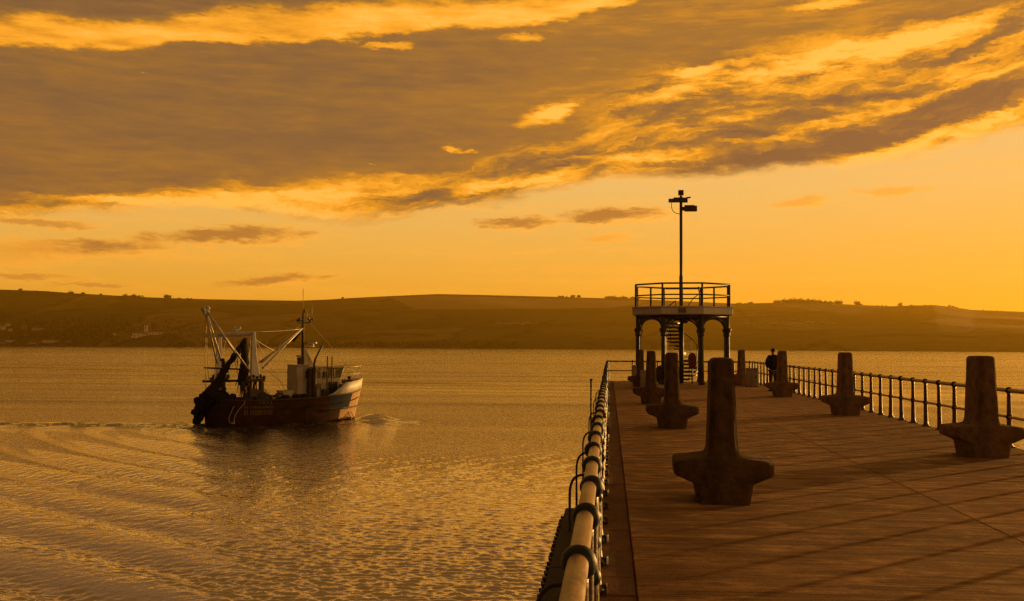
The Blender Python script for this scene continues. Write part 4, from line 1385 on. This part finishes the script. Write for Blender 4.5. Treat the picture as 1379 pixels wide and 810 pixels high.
    for x, sgn in ((1.9, -1), (1.05, 1)):
        def rect(hw, hd, y, z, xo):
            return [(xo - hw, y - hd, z), (xo + hw, y - hd, z), (xo + hw, y + hd, z), (xo - hw, y + hd, z)]
        MB().loops([rect(.36, .16, sgn * 2.2, 3.35, x + .12), rect(.20, .14, sgn * 2.1, 5.0, x + .02), rect(.12, .13, sgn * 2.05, 6.75, x)]).build('gantry_leg', whitehull, e, bevel=.03)
        for dx in (-.42, .55):
            MB().tube([(x + dx * .7 + .1, sgn * 2.2, 3.3), (x + dx + .1, sgn * 2.2, 1.1)], [.10, .13], 8).build('gallows_foot', darksteel, e)
        MB().box((x + .12, sgn * 2.2, 3.28), (1.35, .5, .22)).build('gallows_head', darksteel, e, bevel=.05)
        for k in range(5):
            MB().sphere((x - .45 + k * .28 + .1, sgn * 2.2 - .1, 3.45 + .1 * (k % 2)), (.14, .14, .16), 9, 6).build('sheave', darksteel, e)
    MB().tube([(-.1, 2.2, 3.1), (2.5, -2.2, 3.25)], .09, 8).build('cross_beam', darksteel, e)
    MB().tube([(.0, 2.2, 4.1), (2.3, -2.1, 4.0)], .06, 8).build('cross_beam', darksteel, e)
    # A-frame leaning out over the stern
    ap = Vector((-.85, .05, 8.35))
    for p, r_ in (((.8, -1.5, 5.2), .075), ((1.9, -1.7, 3.8), .07), ((.9, 1.2, 4.6), .075), ((.3, .6, 4.4), .06), ((2.2, -1.9, 3.4), .03)):
        MB().tube([ap, p], r_, 8).build('stern_frame_leg', sparm, e)
    MB().tube([ap + Vector((-.2, .1, -.1)), ap + Vector((.25, -.1, .15))], .16, 8).box(ap + Vector((.05, 0, -.25)), (.4, .3, .35)).sphere(ap + Vector((-.15, 0, .0)), .2, 8, 6).build('stern_block', sparm, e, bevel=.04)
    rr = random.Random(21)
    for k in range(3):
        x = 1.2 + k * .45
        mb = MB()
        for j in range(9):
            mb.tube(sagline((x - .1 + rr.uniform(-.15, .15), -2.2 + rr.uniform(-.1, .1), 3.2), (x + rr.uniform(-.4, .5), -2.1 + rr.uniform(0, .5), 1.5 + rr.random() * .3), rr.uniform(0, .2), 4), .03, 5)
        mb.build('towing_chain', darksteel, e)
    for x, y, z, r_ in ((2.45, -2.25, 2.0, .42), (1.55, -2.15, 2.0, .34), (3.1, -2.0, 1.95, .30)):
        MB().tube([(x, y - .14, z), (x, y + .14, z)], r_, 14).tube([(x, y - .18, z), (x, y + .18, z)], r_ * .4, 10).build('trawl_wheel', rubber, e)
    MB().box((2.0, -2.2, 2.35), (1.0, .4, .55), .1).box((2.5, -2.2, 2.7), (.3, .35, .9)).build('gallows_block', darksteel, e, bevel=.05)
    MB().box((1.1, 2.2, 2.3), (.9, .4, .6), .1).box((.7, 2.2, 2.75), (.28, .35, .9)).build('gallows_block', darksteel, e, bevel=.05)
    # wires: one rigging part
    mb = MB()
    for a_, b_, r_ in ((ap, (-.25, 1.2, 2.0), .022), (ap, (.25, 2.0, 3.3), .022), ((1.05, 2.05, 6.7), (6.85, 0, 7.15), .02), ((1.9, -2.05, 6.75), (6.85, 0, 7.05), .02), ((1.9, -2.0, 6.5), (5.2, -.6, 2.4), .016), ((2.3, -2.1, 4.6), (5.3, -.8, 2.6), .016),
                       ((1.95, -2.0, 6.3), (4.4, -.6, 5.3), .018), ((6.85, 0, 8.1), (11.8, 0, 3.3), .012), ((1.0, 1.9, 6.5), (.3, 1.4, 1.8), .016), ((1.4, 0, 6.6), (1.7, -.3, 1.8), .016), ((1.9, -1.5, 6.6), (2.2, -1.2, 3.2), .014),
                       ((.9, 1.6, 6.6), (1.5, -.9, 4.1), .014), ((1.2, 1.0, 6.5), (.5, 1.2, 3.3), .02), ((6.85, 0, 7.6), (3.1, -.8, 4.5), .012)):
        mb.tube(sagline(a_, b_, .06, 5), r_, 6)
    for a_, b_, sg in (((2.6, -2.2, 3.0), (4.3, -1.6, 2.1), .5), ((2.6, -1.9, 2.8), (5.2, -1.4, 2.1), .6), ((2.5, -2.2, 2.4), (3.7, -2.1, 2.0), .25)):
        mb.tube(sagline(a_, b_, sg, 10), .03, 6)
    mb.build('rigging', sparm, e)
    # winch and clutter on the working deck
    MB().tube([(4.2, -1.5, 1.75), (4.2, 1.4, 1.75)], .35, 14).tube([(4.2, -1.6, 1.75), (4.2, -1.5, 1.75)], .55, 16).tube([(4.2, 1.4, 1.75), (4.2, 1.5, 1.75)], .55, 16).build('winch', darksteel, e)
    mb = MB()
    rr = random.Random(4)
    for k in range(40):
        p = (rr.uniform(2.4, 6.3), rr.uniform(-2.15, -1.4), 1.75 + rr.random() * .32)
        if k % 3 == 0:
            mb.box(p, (rr.uniform(.3, .6), rr.uniform(.2, .4), rr.uniform(.15, .4)), rr.uniform(-.5, .5))
        else:
            mb.sphere(p, (rr.uniform(.15, .4), rr.uniform(.12, .25), rr.uniform(.1, .2)), 8, 6)
    mb.build('deck_gear', wet, e)
    MB().tube([(5.0, -2.1, 2.15), (6.75, -1.95, 2.2)], .03, 6).build('side_rail', darksteel, e)
    # freeing ports and the worn letters on the side
    def side(x, z):
        hb = np.interp(x, [s_[0] for s_ in ST], [s_[1] for s_ in ST]); wl = np.interp(x, [s_[0] for s_ in ST], [s_[3] for s_ in ST]); zs = np.interp(x, [s_[0] for s_ in ST], [s_[2] for s_ in ST])
        return -(wl + (hb - wl) * (z / zs) ** 1.2)
    for x in (4.45, 6.15, 7.7):
        MB().box((x, side(x, .95) - .012, .95), (.42, .05, .26)).build('freeing_port', rubber, e)
    mb = MB()

    def stroke(x0, z0, x1, z1, w=.055):
        a_ = Vector((x0, side(x0, z0) - .012, z0)); b_ = Vector((x1, side(x1, z1) - .012, z1))
        dd = (b_ - a_).normalized(); nn = Vector((dd.z, 0, -dd.x)) * w
        mb.add([a_ - nn, b_ - nn, b_ + nn, a_ + nn, a_ - nn + Vector((0, .02, 0)), b_ - nn + Vector((0, .02, 0)), b_ + nn + Vector((0, .02, 0)), a_ + nn + Vector((0, .02, 0))], [(0, 1, 2, 3), (4, 5, 6, 7), (0, 1, 5, 4), (2, 3, 7, 6)])
    z0, z1 = .80, 1.42
    for x in (1.25, 1.72, 2.05, 2.38, 2.74, 3.1):
        stroke(x, z0, x, z1, .05)
        stroke(x + .18, z0, x + .18, z1, .045)
    for x, k in ((1.25, 1), (1.72, .5), (2.05, 0), (2.38, .5), (2.74, 1), (3.1, 0)):
        zz = z0 + .03 + (z1 - z0 - .06) * k
        stroke(x, zz, x + .18, zz, .035)
        if k != .5:
            stroke(x, (z0 + z1) / 2, x + .18, (z0 + z1) / 2, .03)
    for x in (2.3, 2.62, 2.9, 3.2):
        stroke(x, 1.56, x, 1.74, .06)
    mb.build('hull_lettering', lettera, e)
    # tyres and a trailing line on the quarter
    for x, z in ((.55, 1.25), (9.0, .7)):
        pass
    pts = [(1.15, -2.42, 1.85)] + bez((1.1, -2.46, 1.6), (.2, -2.5, .9), (.35, -2.5, .25), 10)
    MB().tube(pts, .03, 6).tube(bez((.35, -2.46, 1.5), (-.4, -2.5, .2), (.3, -2.5, .3), 10), .026, 6).build('trailing_rope', ropem, e)
    MB().tube(bez((10.15, -1.15, .75), (10.3, -1.35, .45), (10.35, -1.4, -.05), 6), .05, 6).tube(bez((10.5, -.95, .7), (10.7, -1.15, .4), (10.75, -1.2, -.05), 6), .04, 6).build('discharge_water', gullw, e)
    tag(e, 'rusty brown fishing trawler with blue and white bow and white stern gantry', 'fishing boat')

    # nets slung from the gantry, heaped on the stern
    def lumpy(name, path, radii, seed, seg=14, amp=.28):
        rr = random.Random(seed)
        pts, rs = [], []
        for i in range(len(path) - 1):
            for k in range(9):
                t = k / 9
                pts.append(Vector(path[i]).lerp(Vector(path[i + 1]), t)); rs.append(radii[i] * (1 - t) + radii[i + 1] * t)
        pts.append(Vector(path[-1])); rs.append(radii[-1])
        mb = MB().tube(pts, rs, seg)
        for i, v in enumerate(mb.v):
            q = Vector(v)
            mb.v[i] = tuple(q + mnoise.noise_vector(q * 2.2 + Vector((seed, 0, 0))) * amp + mnoise.noise_vector(q * 6) * amp * .5 + mnoise.noise_vector(q * 13) * amp * .3)
        # loose strands
        for k in range(26):
            i = rr.randrange(len(pts))
            a_ = pts[i] + Vector((rr.gauss(0, 1), rr.gauss(0, 1), 0)).normalized() * rs[i]
            mb.tube(sagline(a_, a_ + Vector((rr.uniform(-.25, .25), rr.uniform(-.2, .2), -rr.uniform(.3, .8))), 0, 3), .022, 5)
        o = mb.build(name, wet, None, BST, BPS)
        return o
    tag(lumpy('fishing_net', [(1.95, -.6, 6.3), (1.85, -.7, 5.4), (1.8, -.75, 4.3), (1.75, -.7, 3.1), (1.75, -.7, 2.5)], [.14, .26, .30, .34, .16], 1, amp=.12), 'dark fishing net hanging straight down from the gantry beam', 'fishing net', 'fishing nets on the boat')
    tag(lumpy('fishing_net', [(2.05, -.4, 6.25), (1.5, -.2, 5.3), (.9, 0, 4.3), (.2, .3, 3.1), (-.3, .4, 2.2)], [.15, .22, .20, .26, .40], 2, amp=.12), 'dark fishing net slung slanting from the gantry down to the stern', 'fishing net', 'fishing nets on the boat')
    tag(lumpy('fishing_net', [(1.3, -2.0, 1.75), (.5, -1.1, 1.8), (.0, .1, 2.1), (-.15, 1.0, 2.05), (-.35, 1.6, 1.5), (-.42, 1.95, .9), (-.40, 2.1, .1)], [.20, .36, .44, .46, .44, .42, .40], 3, 26, .40), 'heavy heap of wet dark net piled over the stern of the trawler', 'fishing net', 'fishing nets on the boat')
    mb = MB()
    rr = random.Random(8)
    for k in range(15):
        z = 4.7 - k * .21
        x = .75 + .12 * math.sin(k * 1.3)
        mb.sphere((x + rr.uniform(-.14, .14), .4 + rr.uniform(-.12, .12), z), (.18, .16, .13), 9, 6)
        mb.tube([(x, .4, z + .1), (x, .4, z - .15)], .05, 6)
    tag(mb.build('bobbin_string', rubber, None, BST, BPS), 'hanging string of dark rubber bobbins beside the slanting net', 'net bobbins')
    # gull on the gantry beam, wings half raised
    gb = empty('gull', BST + BH * 1.52 + BP * -.1 + Vector((0, 0, 6.78)), BPS + .4)
    mb = MB().loops([[(x, w * math.cos(a), z + h * math.sin(a)) for a in [2 * PI * i / 10 for i in range(10)]] for x, w, h, z in ((-.42, .03, .015, .10), (-.25, .08, .06, .10), (-.05, .12, .11, .11), (.12, .11, .11, .15), (.22, .065, .065, .22), (.30, .06, .06, .27), (.36, .02, .02, .27))], smooth=True)
    mb.tube([(.02, .03, 0), (.02, .03, .06)], .01, 5).tube([(.02, -.03, 0), (.02, -.03, .06)], .01, 5)
    mb.build('body', gullw, gb)
    MB().tube([(.35, 0, .27), (.43, 0, .255)], [.018, .006], 6).build('beak', beakm, gb)
    for s_ in (-1, 1):
        pr = [(.14, s_ * .08, .17), (.16, s_ * .35, .42), (-.02, s_ * .72, .55), (-.10, s_ * .72, .54), (-.10, s_ * .36, .38), (-.12, s_ * .08, .15)]
        MB().add(pr + [(x, y, z + .018) for x, y, z in pr], [(0, 1, 4, 5), (1, 2, 3, 4), (6, 7, 10, 11), (7, 8, 9, 10)] + [(i, (i + 1) % 6, (i + 1) % 6 + 6, i + 6) for i in range(6)]).build('wing', gullg, gb)
    tag(gb, 'white gull with raised wings on top of the boat gantry', 'gull')


fishing_boat()

# ------------------------------------------------------------------ evening haze over the bay
hz = MB().box((0, 0, 127.5), (12800, 12800, 263)).build('haze', [])
mh = bpy.data.materials.new('haze air')
mh.use_nodes = True
nt = mh.node_tree
nt.nodes.clear()
vo = nt.nodes.new('ShaderNodeVolumePrincipled')
vo.inputs['Color'].default_value = (1, .64, .06, 1)
vo.inputs['Density'].default_value = .000082
vo.inputs['Anisotropy'].default_value = .45
ou = nt.nodes.new('ShaderNodeOutputMaterial')
nt.links.new(vo.outputs[0], ou.inputs['Volume'])
hz.data.materials.append(mh)
tag(hz, 'thin warm evening haze over the bay', 'haze', kind='stuff')

# ------------------------------------------------------------------ render settings
S.view_settings.view_transform = 'Standard'
S.view_settings.look = 'None'
S.view_settings.exposure = .22
S.view_settings.gamma = 1
S.render.engine = 'CYCLES'
c = S.cycles
c.use_denoising = True
c.denoising_prefilter = 'NONE'
c.max_bounces = 6
c.volume_bounces = 0
c.sample_clamp_indirect = 4
c.sample_clamp_direct = 12
c.caustics_reflective = False
c.caustics_refractive = False
